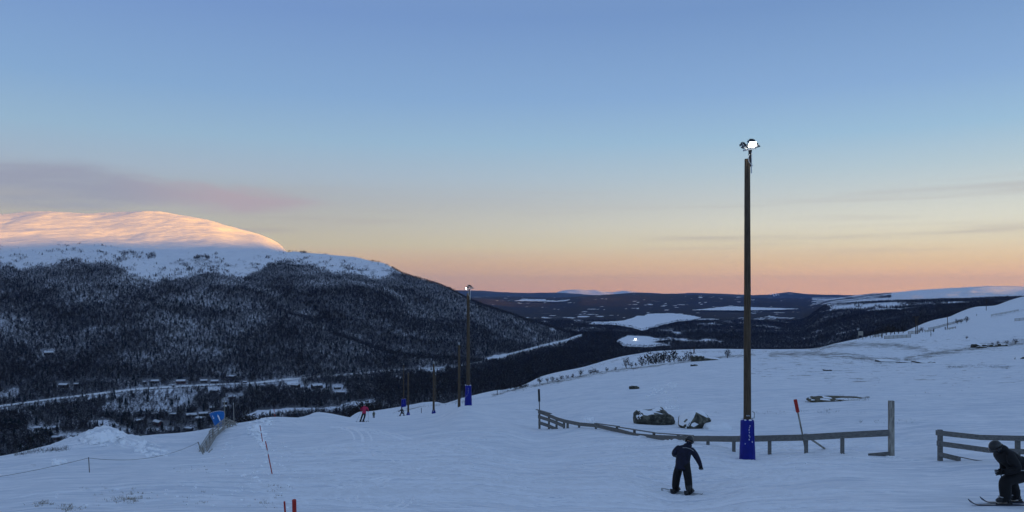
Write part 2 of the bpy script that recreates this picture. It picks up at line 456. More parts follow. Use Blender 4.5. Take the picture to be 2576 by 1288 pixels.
class MB:
    """collects simple shapes into one mesh"""

    def __init__(self):
        self.v, self.f, self.m = [], [], []

    def add(self, vs, fs, mi=0):
        k = len(self.v)
        self.v += [tuple(p) for p in vs]
        self.f += [tuple(i + k for i in f) for f in fs]
        self.m += [mi] * len(fs)

    def box(self, c, s, R=None, mi=0, taper=1.0):
        x, y, z = s[0] / 2, s[1] / 2, s[2] / 2
        t = taper
        vs = [(-x, -y, -z), (x, -y, -z), (x, y, -z), (-x, y, -z), (-x * t, -y * t, z), (x * t, -y * t, z), (x * t, y * t, z), (-x * t, y * t, z)]
        if R is not None:
            vs = [R @ Vector(p) for p in vs]
        vs = [(p[0] + c[0], p[1] + c[1], p[2] + c[2]) for p in vs]
        self.add(vs, [(0, 3, 2, 1), (4, 5, 6, 7), (0, 1, 5, 4), (1, 2, 6, 5), (2, 3, 7, 6), (3, 0, 4, 7)], mi)

    def tube(self, pts, rad, n=8, mi=0, caps=True, wob=0.0):
        pts = [Vector(p) for p in pts]
        if isinstance(rad, (int, float)):
            rad = [rad] * len(pts)
        rings = []
        up = None
        for i, p in enumerate(pts):
            t = (pts[min(i + 1, len(pts) - 1)] - pts[max(i - 1, 0)])
            t = t.normalized() if t.length > 1e-9 else Vector((0, 0, 1))
            if up is None:
                up = Vector((1, 0, 0)) if abs(t.x) < .9 else Vector((0, 1, 0))
            a = (up - t * up.dot(t)).normalized()
            b = t.cross(a)
            up = a
            rings.append([p + (a * math.cos(2 * math.pi * j / n) + b * math.sin(2 * math.pi * j / n)) * rad[i] * (1 + wob * (random.random() - .5)) for j in range(n)])
        vs = [q for r in rings for q in r]
        fs = []
        for i in range(len(pts) - 1):
            for j in range(n):
                k = (j + 1) % n
                fs.append((i * n + j, i * n + k, (i + 1) * n + k, (i + 1) * n + j))
        if caps:
            fs.append(tuple(range(n))[::-1])
            fs.append(tuple((len(pts) - 1) * n + j for j in range(n)))
        self.add(vs, fs, mi)

    def mesh(self, name):
        me = bpy.data.meshes.new(name)
        me.from_pydata(self.v, [], self.f)
        if any(self.m):
            me.polygons.foreach_set('material_index', self.m)
        me.update()
        return me

    def build(self, name, mats, parent=None, loc=None, smooth=False):
        return link(name, self.mesh(name), mats, parent, loc, smooth)


def bevel_mesh(me, w, seg=2, ang=.6):
    bm = bmesh.new()
    bm.from_mesh(me)
    es = [e for e in bm.edges if len(e.link_faces) == 2 and e.calc_face_angle(0) > ang]
    bmesh.ops.bevel(bm, geom=es, offset=w, segments=seg, affect='EDGES', profile=.6, clamp_overlap=True)
    bm.to_mesh(me)
    bm.free()
    me.update()
    return me


MATS = {}


def mat(name, col, rough=.7, var=.25, scale=8.0, bump=0.0, bscale=30.0, stretch=(1, 1, 1), metal=0.0, spec=.3, col2=None, mask=(.45, .6), emit=None):
    if name in MATS:
        return MATS[name]
    m = bpy.data.materials.new(name)
    m.use_nodes = True
    nt = m.node_tree
    b = nt.nodes['Principled BSDF']
    tc = N(nt, 'ShaderNodeTexCoord')
    nz = noise_node(nt, tc.outputs['Object'], scale, 5, .6, stretch)
    lo = tuple(c * (1 - var) for c in col[:3]) + (1,)
    hi = tuple(min(1, c * (1 + var)) for c in col[:3]) + (1,)
    c = ramp(nt, nz, [(.3, lo), (.7, hi)])
    if col2 is not None:
        n2 = noise_node(nt, tc.outputs['Object'], scale * .6, 6, .65, stretch)
        c = mix_rgb(nt, map_range(nt, n2, *mask), c, tuple(col2[:3]) + (1,))
    nt.links.new(c, b.inputs['Base Color'])
    b.inputs['Roughness'].default_value = rough
    b.inputs['Metallic'].default_value = metal
    b.inputs['Specular IOR Level'].default_value = spec
    if bump:
        bn = N(nt, 'ShaderNodeBump')
        bn.inputs['Distance'].default_value = bump
        bn.inputs['Strength'].default_value = .8
        nt.links.new(noise_node(nt, tc.outputs['Object'], bscale, 4, .6, stretch), bn.inputs['Height'])
        nt.links.new(bn.outputs[0], b.inputs['Normal'])
    if emit:
        b.inputs['Emission Color'].default_value = emit[0] + (1,)
        b.inputs['Emission Strength'].default_value = emit[1]
    MATS[name] = m
    return m


M_POLE = mat('creosoted_pole_wood', (.075, .053, .034), .8, .6, 5, .008, 24, (7, 7, .35))  # lighter vertical streaks in the colour stand in for lamplight on the pole
M_BOARD = mat('weathered_board', (.16, .155, .145), .85, .35, 6, .004, 40, (.6, 6, 6), col2=(.09, .09, .085), mask=(.5, .65))
M_GREYWOOD = mat('silver_grey_wood', (.33, .31, .27), .85, .35, 7, .004, 40, (5, 5, .6), col2=(.17, .16, .14))
M_PAD = mat('blue_vinyl_pad', (.003, .010, .20), .5, .25, 3, .008, 7, spec=.25)
M_MAT = mat('light_blue_vinyl', (.008, .13, .40), .5, .2, 3, .004, 10, col2=(.25, .36, .50), mask=(.68, .74))
M_STEEL = mat('galvanised_steel', (.42, .43, .44), .4, .2, 12, metal=.7)
M_BLACKMETAL = mat('black_housing', (.02, .02, .022), .45, .3, 12)
M_RED = mat('red_marker_paint', (.34, .018, .012), .5, .25, 9)
M_WHITEP = mat('white_marker_paint', (.62, .62, .62), .5, .1, 9)
M_ROPE = mat('weathered_rope', (.12, .12, .11), .9, .3, 60)
M_GOGGLE = mat('dark_goggle_lens', (.012, .012, .015), .12, .1, 5, spec=.6)
M_ROCK = mat('dark_lichen_rock', (.055, .055, .046), .9, .55, 5, .03, 9, col2=(.16, .155, .12), mask=(.50, .62))
M_CONDUIT = mat('pale_conduit', (.68, .68, .66), .4, .1, 6)
M_SNOWCAP = mat('clean_snow', (.84, .86, .88), .8, .03, 5, .015, 14)
M_OLDSNOW = mat('old_roof_snow', (.60, .62, .65), .9, .15, 1.5)
M_HUMP = mat('frozen_heath_ground', (.075, .068, .045), .95, .6, 5, .02, 14, (.6, 1, 1), col2=(.16, .145, .10), mask=(.5, .62))
M_LOOSE = mat('loose_bright_snow', (.93, .945, .96), .8, .02, 5, .01, 20)
M_LENS = mat('lit_lens', (.9, .9, .9), .3, .02, 5, emit=((1.0, .96, .86), 22))
M_LENSOFF = mat('unlit_lens', (.25, .27, .28), .15, .1, 5)
M_BLACKCLOTH = mat('black_shell_fabric', (.006, .006, .0075), .75, .4, 14, .008, 18)
M_NAVY = mat('navy_shell_fabric', (.007, .008, .024), .7, .4, 12, .008, 16)
M_PINK = mat('crimson_shell_fabric', (.46, .030, .085), .7, .25, 12, .006, 16)
M_GREENJ = mat('olive_shell_fabric', (.05, .06, .03), .7, .3, 12)
M_SKIN = mat('skin', (.42, .25, .18), .6, .1, 20)
M_HELMET = mat('black_helmet_shell', (.012, .012, .013), .28, .2, 10, spec=.5)
M_BOOT = mat('boot_plastic', (.022, .022, .024), .4, .4, 20, col2=(.10, .10, .10), mask=(.6, .66))
M_GREYTRIM = mat('grey_trim', (.32, .33, .35), .6, .2, 20)
M_SKITOP = mat('ski_topsheet', (.03, .04, .07), .35, .4, 6, col2=(.12, .14, .18), mask=(.62, .66))
M_BOARDTOP = mat('snowboard_topsheet', (.34, .35, .35), .4, .15, 5)
M_BASE = mat('board_base', (.02, .02, .02), .4, .2, 5)
M_BARK = mat('dark_birch_bark', (.030, .026, .024), .9, .4, 14)
M_TWIG = mat('bare_twigs', (.030, .026, .026), .9, .4, 3)
M_FROST = mat('frosted_twigs', (.22, .23, .245), .9, .3, 3)
M_SPRUCE = mat('dark_needles', (.010, .016, .014), .9, .5, 3)
M_HEATH = mat('frosty_heather', (.045, .040, .030), .95, .5, 4)
M_STRAW = mat('straw_grass', (.20, .16, .10), .9, .3, 6)
M_REDWALL = mat('falu_red_boards', (.070, .016, .012), .8, .3, 2)
M_BROWNWALL = mat('dark_brown_boards', (.030, .020, .016), .8, .3, 2)
M_ROOF = mat('dark_roofing', (.03, .03, .033), .8, .3, 2)
M_PANE = mat('dark_window_glass', (.03, .035, .045), .1, .1, 2, spec=.6)
M_TRIM = mat('pale_window_trim', (.5, .5, .48), .6, .1, 2)


def snow_material(name, bare=False, far=False):
    m = bpy.data.materials.new(name)
    m.use_nodes = True
    nt = m.node_tree
    b = nt.nodes['Principled BSDF']
    geo = N(nt, 'ShaderNodeNewGeometry')
    P = geo.outputs['Position']
    c = ramp(nt, noise_node(nt, P, .35, 5, .6), [(.3, (.70, .735, .775, 1)), (.7, (.80, .82, .845, 1))])
    icy = noise_node(nt, P, .16, 6, .7, (.45, 1.0, 1.0), .8)
    c = mix_rgb(nt, map_range(nt, icy, .50, .68), c, (.63, .68, .74, 1))
    crust = noise_node(nt, P, 1.7, 5, .7, (.28, 1.0, 1.0), .5)
    c = mix_rgb(nt, math_node(nt, 'MULTIPLY', map_range(nt, crust, .56, .70), .7), c, (.90, .915, .93, 1))
    c0 = c
    if bare:
        at = N(nt, 'ShaderNodeAttribute', attribute_name='bare')
        n1 = noise_node(nt, P, .55, 6, .62, (.55, 1.0, 1.0), .3)
        n2 = noise_node(nt, P, 2.6, 5, .65, (.6, 1.0, 1.0))
        s = math_node(nt, 'MULTIPLY_ADD', n1, 2.2, math_node(nt, 'MULTIPLY', n2, .8))
        s = math_node(nt, 'ADD', s, at.outputs['Fac'])
        k = map_range(nt, s, 2.06, 2.16)
        hc = ramp(nt, n2, [(.3, (.030, .027, .020, 1)), (.62, (.085, .075, .050, 1)), (.75, (.19, .18, .16, 1))])
        pass
    b.inputs['Roughness'].default_value = .75
    b.inputs['Specular IOR Level'].default_value = .25
    ril = noise_node(nt, P, 3.4, 5, .7, (.16, 1.0, 1.0), .7)  # light and dark ripple streaks: relief shading put into the snow colour
    c0 = mix_rgb(nt, math_node(nt, 'MULTIPLY', map_range(nt, ril, .50, .62), .85), c0, (.92, .93, .945, 1))
    c0 = mix_rgb(nt, math_node(nt, 'MULTIPLY', map_range(nt, ril, .47, .37), .8), c0, (.57, .625, .69, 1))
    if bare:
        c = mix_rgb(nt, k, c0, hc)
    else:
        c = c0
    nt.links.new(c, b.inputs['Base Color'])
    # wind crust, ripples and grains
    h = math_node(nt, 'MULTIPLY', noise_node(nt, P, 1.1, 6, .62, (.35, 1.0, 1.0), .4), .17)
    h = math_node(nt, 'MULTIPLY_ADD', noise_node(nt, P, 5.5, 4, .6, (.45, 1.0, 1.0), .6), .055, h)
    h = math_node(nt, 'MULTIPLY_ADD', noise_node(nt, P, 22, 3, .6), .010, h)
    bn = N(nt, 'ShaderNodeBump')
    bn.inputs['Distance'].default_value = 1.0
    bn.inputs['Strength'].default_value = .75
    nt.links.new(h, bn.inputs['Height'])
    nt.links.new(bn.outputs[0], b.inputs['Normal'])
    return m


def terrain_material(name):
    m = bpy.data.materials.new(name)
    m.use_nodes = True
    nt = m.node_tree
    b = nt.nodes['Principled BSDF']
    geo = N(nt, 'ShaderNodeNewGeometry')
    P = geo.outputs['Position']
    at = N(nt, 'ShaderNodeAttribute', attribute_name='forest')
    snow = ramp(nt, noise_node(nt, P, .02, 5, .6), [(.3, (.72, .75, .80, 1)), (.7, (.82, .84, .87, 1))])
    n1 = noise_node(nt, P, .013, 7, .68, (.6, .8, 1), .3)
    n2 = noise_node(nt, P, .05, 4, .6)
    dark = ramp(nt, n2, [(.3, (.010, .012, .014, 1)), (.7, (.030, .033, .036, 1))])
    s = math_node(nt, 'ADD', at.outputs['Fac'], math_node(nt, 'MULTIPLY_ADD', n1, 1.5, -.75))
    k = map_range(nt, s, .42, .58)
    c = mix_rgb(nt, k, snow, dark)
    # dwarf shrubs and fallen twigs between the trees
    a2 = N(nt, 'ShaderNodeAttribute', attribute_name='scrub')
    n3 = noise_node(nt, P, .55, 3, .7)
    s3 = math_node(nt, 'MULTIPLY_ADD', a2.outputs['Fac'], .25, n3)
    c = mix_rgb(nt, math_node(nt, 'MULTIPLY', map_range(nt, s3, .60, .70), .85), c, (.035, .033, .034, 1))
    # stones and wind-blown ground on the open fell
    r1 = noise_node(nt, P, .06, 6, .7, (.5, 1, 1))
    rk = math_node(nt, 'MULTIPLY', map_range(nt, r1, .69, .76), .7)
    c = mix_rgb(nt, rk, c, (.10, .10, .10, 1))
    nt.links.new(c, b.inputs['Base Color'])
    b.inputs['Roughness'].default_value = .9
    b.inputs['Specular IOR Level'].default_value = .1
    h = math_node(nt, 'MULTIPLY', noise_node(nt, P, .055, 6, .65, (.35, 1, 1), .3), 8.0)
    bn = N(nt, 'ShaderNodeBump')
    bn.inputs['Distance'].default_value = 1.0
    bn.inputs['Strength'].default_value = .7
    nt.links.new(h, bn.inputs['Height'])
    nt.links.new(bn.outputs[0], b.inputs['Normal'])
    return m


M_SLOPE = snow_material('slope_snow', bare=True)
M_SNOW = snow_material('packed_snow')
M_TERRAIN = terrain_material('valley_snow_and_forest')


def polyseg_dist(px, py, line):
    d = np.full(np.shape(px), 1e9)
    for (ax, ay), (bx, by) in zip(line[:-1], line[1:]):
        t = np.clip(((px - ax) * (bx - ax) + (py - ay) * (by - ay)) / ((bx - ax)**2 + (by - ay)**2 + 1e-9), 0, 1)
        d = np.minimum(d, np.hypot(px - ax - t * (bx - ax), py - ay - t * (by - ay)))
    return d


def in_poly(px, py, poly):
    c = np.zeros(np.shape(px), bool)
    n = len(poly)
    for i in range(n):
        x1, y1 = poly[i]
        x2, y2 = poly[(i + 1) % n]
        cond = (y1 > py) != (y2 > py)
        with np.errstate(divide='ignore', invalid='ignore'):
            xi = (x2 - x1) * (py - y1) / (y2 - y1 + 1e-12) + x1
        c ^= cond & (px < xi)
    return c


def project(X, Y, Z):
    return XC + F * X / Y, YH - F * Z / Y


def grid_mesh(name, PHI, DIST, field, front_depth=True):
    ph = np.radians(PHI)[:, None]
    c = np.cos(np.clip(np.abs(ph), 0, math.radians(33)))
    r = DIST[None, :] / c
    X, Y = r * np.sin(ph), r * np.cos(ph)
    Z = field(X.ravel(), Y.ravel()).reshape(X.shape)
    n, k = X.shape
    me = bpy.data.meshes.new(name)
    co = np.stack([X, Y, Z], -1).reshape(-1, 3)
    i = (np.arange(n - 1)[:, None] * k + np.arange(k - 1)[None, :]).ravel()
    q = np.stack([i, i + 1, i + k + 1, i + k], -1)[:, ::-1]
    q = q[:, ::-1]
    me.vertices.add(len(co))
    me.vertices.foreach_set('co', co.ravel())
    me.loops.add(q.size)
    me.loops.foreach_set('vertex_index', q.ravel().astype(np.int32))
    me.polygons.add(len(q))
    me.polygons.foreach_set('loop_start', (np.arange(len(q)) * 4).astype(np.int32))
    me.polygons.foreach_set('loop_total', np.full(len(q), 4, np.int32))
    me.polygons.foreach_set('use_smooth', np.ones(len(q), bool))
    me.update()
    me.validate()
    return me, X, Y, Z


# ------------------------------------------------------------------ the ski slope
fine = np.degrees(np.arctan((np.arange(-60, 2640, 4.0) - XC) / F))
PH = np.concatenate([np.arange(-180, fine[0] - .5, 3.0), fine, np.arange(fine[-1] + .8, 180.01, 3.0), [180.0]])
PH = np.unique(np.round(PH, 5))
DI = np.concatenate([np.geomspace(.7, 13, 16, endpoint=False), np.geomspace(13, 75, 170, endpoint=False), np.geomspace(75, 420, 150, endpoint=False),
                     np.geomspace(420, 1200, 50, endpoint=False), np.geomspace(1200, 4550, 18)])
me, X, Y, Z = grid_mesh('snow_slope', PH, DI, G)
with np.errstate(divide='ignore', invalid='ignore'):
    px, py = project(X, np.where(Y > .5, Y, np.nan), Z)
px, py = np.nan_to_num(px, nan=-9e3), np.nan_to_num(py, nan=-9e3)
HEATH = [([(1240, 994), (1300, 979), (1355, 968), (1450, 950), (1540, 933), (1600, 926), (1700, 912), (1760, 905), (1830, 897), (1900, 892)], 6, .60),
         ([(1940, 892), (2050, 889), (2130, 896), (2200, 905), (2260, 908)], 13, .60), ([(2280, 905), (2350, 890), (2420, 880), (2500, 868), (2576, 860)], 13, .60),
         ([(1440, 938), (1600, 893), (1700, 884), (1850, 886)], 4, .40), ([(2040, 878), (2140, 866), (2240, 868), (2330, 880)], 11, .60),
         ([(2335, 820), (2427, 806)], 3, .3), ([(2494, 797), (2576, 780)], 5, .45), ([(40, 1146), (100, 1136), (170, 1130)], 4, .38),
         ([(2380, 925), (2470, 920), (2540, 926)], 4, .42), ([(2060, 1005), (2120, 1002), (2185, 1006)], 4, .3), ([(990, 1038), (1060, 1024), (1120, 1016), (1180, 1008)], 5, .45)]
bare = np.zeros(px.shape)
for ln, w, s in HEATH:
    bare = np.maximum(bare, s * np.exp(-(polyseg_dist(px, py, ln) / w)**2))
zone = ((px > 1860) & (py > 840) & (py < 965) & (Y > 60)).astype(float)
bare = np.maximum(bare, zone * (.25 + .22 * fbm(X / 45, Y / 30, 3)))
far_side = np.clip((np.abs(np.degrees(np.arctan2(X, Y))) - 34) / 10, 0, 1) * np.clip((np.hypot(X, Y) - 60) / 100, 0, 1)
bare = np.maximum(bare, far_side * .25)
# hillside beyond the crest carries heath and scrub
a = me.attributes.new('bare', 'FLOAT', 'POINT')
a.data.foreach_set('value', bare.ravel())
slope = tag(link('snow_slope', me, M_SLOPE), kind='structure')



class MeshGround:
    """height of the finished slope mesh, and where a line of sight from the slope meets it"""

    def __init__(self, PHI, DIST, Z):
        import bisect
        self.b = bisect.bisect
        self.p, self.d, self.Z = [float(v) for v in PHI], [float(v) for v in DIST], Z
        self.dn = np.array(DIST)

    def col(self, phi):
        i = min(max(self.b(self.p, phi) - 1, 0), len(self.p) - 2)
        return i, (phi - self.p[i]) / (self.p[i + 1] - self.p[i])

    def z(self, X, Y):
        phi = math.degrees(math.atan2(X, Y))
        D = math.hypot(X, Y) * math.cos(math.radians(min(abs(phi), 33)))
        i, u = self.col(phi)
        j = min(max(self.b(self.d, D) - 1, 0), len(self.d) - 2)
        v = (D - self.d[j]) / (self.d[j + 1] - self.d[j])
        Z = self.Z
        return float((Z[i, j] * (1 - u) + Z[i + 1, j] * u) * (1 - v) + (Z[i, j + 1] * (1 - u) + Z[i + 1, j + 1] * u) * v)

    def base(self, X, Y):
        return [self.z(float(a), float(b)) for a, b in zip(X, Y)]

    def hit(self, x, y, dmin, dmax, n=0):
        i, u = self.col(px2phi(x))
        a, b = self.b(self.d, dmin), self.b(self.d, dmax)
        D = self.dn[a:b]
        zc = self.Z[i, a:b] * (1 - u) + self.Z[i + 1, a:b] * u
        e = YH - zc / D * F - y
        k = np.nonzero((e[:-1] > 0) & (e[1:] <= 0))[0]
        if len(k):
            k = int(k[0])
            t = float(e[k] / (e[k] - e[k + 1]))
            Dh = float(D[k] + (D[k + 1] - D[k]) * t)
        else:
            Dh = float(D[int(np.argmin(np.abs(e)))])
        X = (x - XC) / F * Dh
        return Vector((X, Dh, self.z(X, Dh)))


GF = G
G = MeshGround(PH, DI, Z)

# ------------------------------------------------------------------ the valley, the mountain and the hills beyond
finev = np.degrees(np.arctan((np.arange(-80, 2660, 5.0) - XC) / F))
PV = np.concatenate([np.arange(-47, finev[0] - .4, .8), finev, np.arange(finev[-1] + .5, 43.5, .8)])
DV = np.concatenate([np.geomspace(330, 800, 24, endpoint=False), np.geomspace(800, 3200, 230, endpoint=False), np.geomspace(3200, 12900, 90)])
me, X, Y, Z = grid_mesh('valley_terrain', PV, DV, V)
px, py = project(X, Y, Z)

TREELINE = [(-400, 665), (0, 663), (62, 672), (125, 666), (187, 653), (225, 658), (310, 664), (325, 688), (375, 697), (437, 694), (475, 683), (537, 677), (580, 690),
            (610, 700), (650, 676), (690, 655), (725, 652), (784, 656), (800, 668), (844, 682), (894, 685), (956, 693), (994, 683), (1019, 681), (1060, 690), (1200, 740)]
LAKE1 = [(1480, 815), (1500, 811), (1565, 807), (1585, 802), (1605, 794), (1618, 795), (1630, 789), (1690, 788), (1735, 793), (1763, 799), (1740, 806), (1703, 809), (1660, 819), (1640, 825), (1615, 832), (1590, 824), (1545, 817)]
LAKE2 = [(1550, 858), (1580, 844), (1628, 846), (1650, 851), (1690, 853), (1640, 860), (1690, 868), (1628, 874), (1570, 871), (1560, 864)]
LAKE3 = [(1740, 780), (1785, 776), (1833, 770), (1896, 773), (1960, 775), (2008, 777), (1958, 779.5), (1850, 781)]
LAKE4 = [(1295, 757), (1315, 753), (1375, 752.5), (1372, 755), (1400, 756.5), (1435, 753.5), (1425, 757), (1395, 759), (1360, 758)]
ROAD1 = [(-60, 1033), (0, 1024), (143, 1005), (287, 988), (358, 980), (487, 972), (645, 965), (738, 955)]
ROADM = [(738, 955), (800, 948), (900, 941), (943, 936), (1000, 931), (1118, 926), (1180, 918), (1225, 908)]
ROAD2 = [(1225, 908), (1310, 886), (1380, 868), (1430, 856), (1465, 843)]
CLEAR = [([(235, 1036), (290, 1000), (420, 985), (500, 988), (480, 1012), (505, 1020), (420, 1037), (330, 1042)], .62),
         ([(300, 1042), (400, 1030), (500, 1016), (505, 1022), (410, 1038)], .98),
         ([(205, 1058), (270, 1059), (325, 1078), (360, 1094), (300, 1090), (240, 1070)], .95),
         ([(590, 1064), (640, 1036), (720, 1026), (860, 1024), (860, 1034), (690, 1046), (620, 1062)], 1.0),
         ([(850, 1030), (861, 1016), (943, 1003), (950, 1010), (900, 1030)], .95),
         ([(985, 945), (1010, 943), (1010, 958), (990, 958)], .95), ([(1060, 931), (1118, 925), (1120, 934), (1070, 940)], .95),
         ([(1218, 912), (1224, 898), (1262, 890), (1290, 893), (1250, 912)], 1.0),
         ([(150, 1092), (215, 1085), (270, 1095), (220, 1106), (140, 1112)], .95), ([(60, 1085), (150, 1072), (160, 1086), (90, 1094)], .6),
         ([(370, 1080), (440, 1075), (450, 1090), (370, 1092)], .9), ([(0, 985), (45, 975), (50, 1000), (0, 1010)], .6),
         ([(700, 955), (760, 953), (760, 962), (720, 968)], .9), ([(720, 968), (875, 968), (875, 992), (740, 985)], .45)]
DENSE = [([(660, 700), (700, 705), (800, 755), (900, 800), (1000, 845), (1180, 870), (1200, 900), (1080, 880), (960, 862), (840, 820), (740, 760), (660, 700)], 2.0),
         ([(950, 945), (1200, 935), (1420, 880), (1560, 895), (1300, 985), (950, 1010)], 2.0), ([(0, 1045), (60, 1045), (65, 1085), (0, 1085)], 1.7),
         ([(1420, 845), (1540, 830), (1560, 880), (1430, 900)], 1.8)]


def forest_density(X, Y, px, py):
    """0 open snow .. 1 closed birch wood .. 2 dark close wood"""
    r = np.hypot(X, Y)
    qx, qy = px + 26 * fbm(px / 30 + 3, py / 14, 3), py + 9 * fbm(px / 26, py / 12 + 8, 3)      # ragged edges
    ty = np.interp(px, [p[0] for p in TREELINE], [p[1] for p in TREELINE]) + 13 * fbm(px / 26, py / 9, 4)
    den = np.clip((py - ty) / 11, 0, 1)
    den = np.where(px > 1230, 1.0, den)
    sp = fbm(px / 13 + 40, py / 5 + 7, 3)
    above = np.clip(1 - (ty - py) / 45, 0, 1)
    den = np.maximum(den, above * np.clip((sp - .16) * 3, .012, .7) * (px < 1030))
    for poly in ([(280, 655), (300, 637), (385, 634), (380, 652), (330, 662)], [(415, 668), (500, 640), (560, 645), (570, 672), (520, 684)], [(850, 662), (900, 668), (960, 688), (880, 680)]):
        den = np.where(in_poly(qx, qy, poly), np.maximum(den, np.clip((sp + .15) * 2.0, .05, .7)), den)
    den = den * np.clip(.95 + .55 * fbm(X / 70, Y / 70, 4), .3, 1.3)
    for poly, k in CLEAR:
        den = np.where(in_poly(px * .6 + qx * .4, py * .6 + qy * .4, poly), den * (1 - k), den)
    for poly, k in DENSE:
        den = np.where(in_poly(qx, qy, poly), den * k + .25, den)
    bog = fbm(X / 75, Y / 190, 4) + .5 * fbm(X / 30, Y / 60, 3)
    den = np.where((px > 1180) & (py < 905) & (r > 2100), np.clip(np.maximum(den, .95) - np.clip((bog - np.where(r > 4500, .50, .30)) * 6, 0, 1), 0.0, 2), den)
    for rd, lo, hi_ in ((ROAD1, -3, 12), (ROADM, -1.5, 2.0), (ROAD2, -3, 5)):
        dy = py - np.interp(px, [p[0] for p in rd], [p[1] for p in rd])
        on = (px >= rd[0][0]) & (px <= rd[-1][0])
        den = np.where(on & (dy > lo) & (dy < hi_), den * np.clip(np.abs(dy) / 40, 0, .25) * (np.abs(dy) > 3), den)
    for lk in (LAKE1, LAKE2, LAKE3, LAKE4):
        den = np.where(in_poly(px, py, lk), 0, den)
    # right-hand snow hills
    hx = np.interp(px, [2040, 2090, 2180, 2293, 2400, 2600], [760, 775, 775, 768, 764, 760]) + 14 * fbm(px / 55, py / 5, 4)
    den = np.where((px > 2040) & (py < hx), np.clip((fbm(X / 200, Y / 330, 5) + .13) * 2.4, 0, .85), den)
    den = np.where((px > 2240) & (r > 5500), den * .25 * (py > 735), den)
    return den


den = forest_density(X, Y, px, py)
rr = np.hypot(X, Y)
forest = np.clip(den, 0, 1) * np.clip((rr - 2300) / 900, 0, 1) * .95
forest = np.where((px > 1180) & (py > 744), forest * .80, forest)
forest = np.where((px > 700) & (px < 1230) & (py < 720) & (rr < 2600), 0, forest)
a = me.attributes.new('forest', 'FLOAT', 'POINT')
a.data.foreach_set('value', forest.ravel())
a = me.attributes.new('scrub', 'FLOAT', 'POINT')
a.data.foreach_set('value', np.clip(den, 0, 1.4).ravel())
tag(link('valley_terrain', me, M_TERRAIN), kind='structure')


def flat_on_floor(name, poly, z, m):
    bm = bmesh.new()
    vs = []
    rough = []
    for (x0, y0), (x1, y1) in zip(poly, poly[1:] + poly[:1]):
        k = max(1, int(math.hypot(x1 - x0, (y1 - y0) * 3) / 5))
        for i in range(k):
            rough.append((x0 + (x1 - x0) * i / k + random.uniform(-2.5, 2.5), y0 + (y1 - y0) * i / k + random.uniform(-.45, .45)))
    for x, y in rough:
        D = (0 - z) * F / (y - YH)
        vs.append(bm.verts.new(((x - XC) / F * D, D, z)))
    bm.faces.new(vs)
    bmesh.ops.triangulate(bm, faces=bm.faces[:])
    me = bpy.data.meshes.new(name)
    bm.to_mesh(me)
    bm.free()
    for p in me.polygons:
        if p.normal.z < 0:
            p.flip()
    return tag(link(name, me, m), kind='structure')


M_ICE = mat('snow_covered_ice', (.78, .81, .85), .8, .04, .01)
for lk, z in ((LAKE1, -124.5), (LAKE2, -126.0), (LAKE3, -123.0), (LAKE4, -88.0)):
    flat_on_floor('frozen_lake', lk, z, M_ICE)


def ribbon(name, pts, width, lift, m, field, dr):
    P = []
    for (x0, y0), (x1, y1) in zip(pts[:-1], pts[1:]):
        k = max(2, int(math.hypot(x1 - x0, y1 - y0) / 8))
        for i in range(k):
            P.append((x0 + (x1 - x0) * i / k, y0 + (y1 - y0) * i / k))
    P.append(pts[-1])
    Q = [field.hit(x, y, *dr) for x, y in P]
    mb = MB()
    vs = []
    for i, q in enumerate(Q):
        t = Q[min(i + 1, len(Q) - 1)] - Q[max(i - 1, 0)]
        n = Vector((-t.y, t.x, 0)).normalized() * width / 2
        for s in (-1, -.33, .33, 1):
            p = q + n * s
            vs.append((p.x, p.y, field.z(p.x, p.y) + lift))
    fs = []
    for i in range(len(Q) - 1):
        for j in range(3):
            fs.append((i * 4 + j, i * 4 + j + 1, i * 4 + j + 5, i * 4 + j + 4))
    mb.add(vs, fs)
    o = mb.build(name, m)
    bm = bmesh.new()
    bm.from_mesh(o.data)
    bmesh.ops.recalc_face_normals(bm, faces=bm.faces[:])
    bm.to_mesh(o.data)
    bm.free()
    return tag(o, kind='structure')


M_ROADSNOW = mat('packed_road_snow', (.74, .75, .76), .8, .08, .05)
ribbon('valley_road', ROAD1, 13, 1.2, M_ROADSNOW, V, (820, 1600))
ribbon('valley_road', ROADM, 6, 1.2, M_ROADSNOW, V, (1000, 1800))
ribbon('valley_road', ROAD2, 12, 1.5, M_ROADSNOW, V, (1300, 2350))

M_FARHILL = mat('far_wooded_hill', (.026, .040, .052), .95, .4, .004, col2=(.35, .37, .40), mask=(.60, .70))
M_FARSNOW = mat('far_snow_fell', (.72, .74, .78), .95, .1, .002)


def far_ridge(name, line, D, depth, zf, m, amp=10, seed=0):
    xs = np.arange(line[0][0], line[-1][0] + .1, 6)
    ys = np.interp(xs, [p[0] for p in line], [p[1] for p in line])
    T = np.linspace(-1, 1, 13)
    vs, fs = [], []
    for i, (x, y) in enumerate(zip(xs, ys)):
        zc = (YH - y) / F * D
        for t in T:
            d = D + t * depth
            z = zf + (zc - zf) * (1 - abs(t)**1.5)
            X_ = (x - XC) / F * (D + .25 * t * depth)
            z += amp * float(fbm(np.array([x / 40 + seed]), np.array([t * 3 + seed]), 4)[0]) * (1 - abs(t)) * min(1, abs(t) * 4 + .15)
            vs.append((X_, d, z))
    k = len(T)
    for i in range(len(xs) - 1):
        for j in range(k - 1):
            fs.append((i * k + j, (i + 1) * k + j, (i + 1) * k + j + 1, i * k + j + 1))
    mb = MB()
    mb.add(vs, fs)
    return tag(mb.build(name, m, smooth=True), kind='structure')


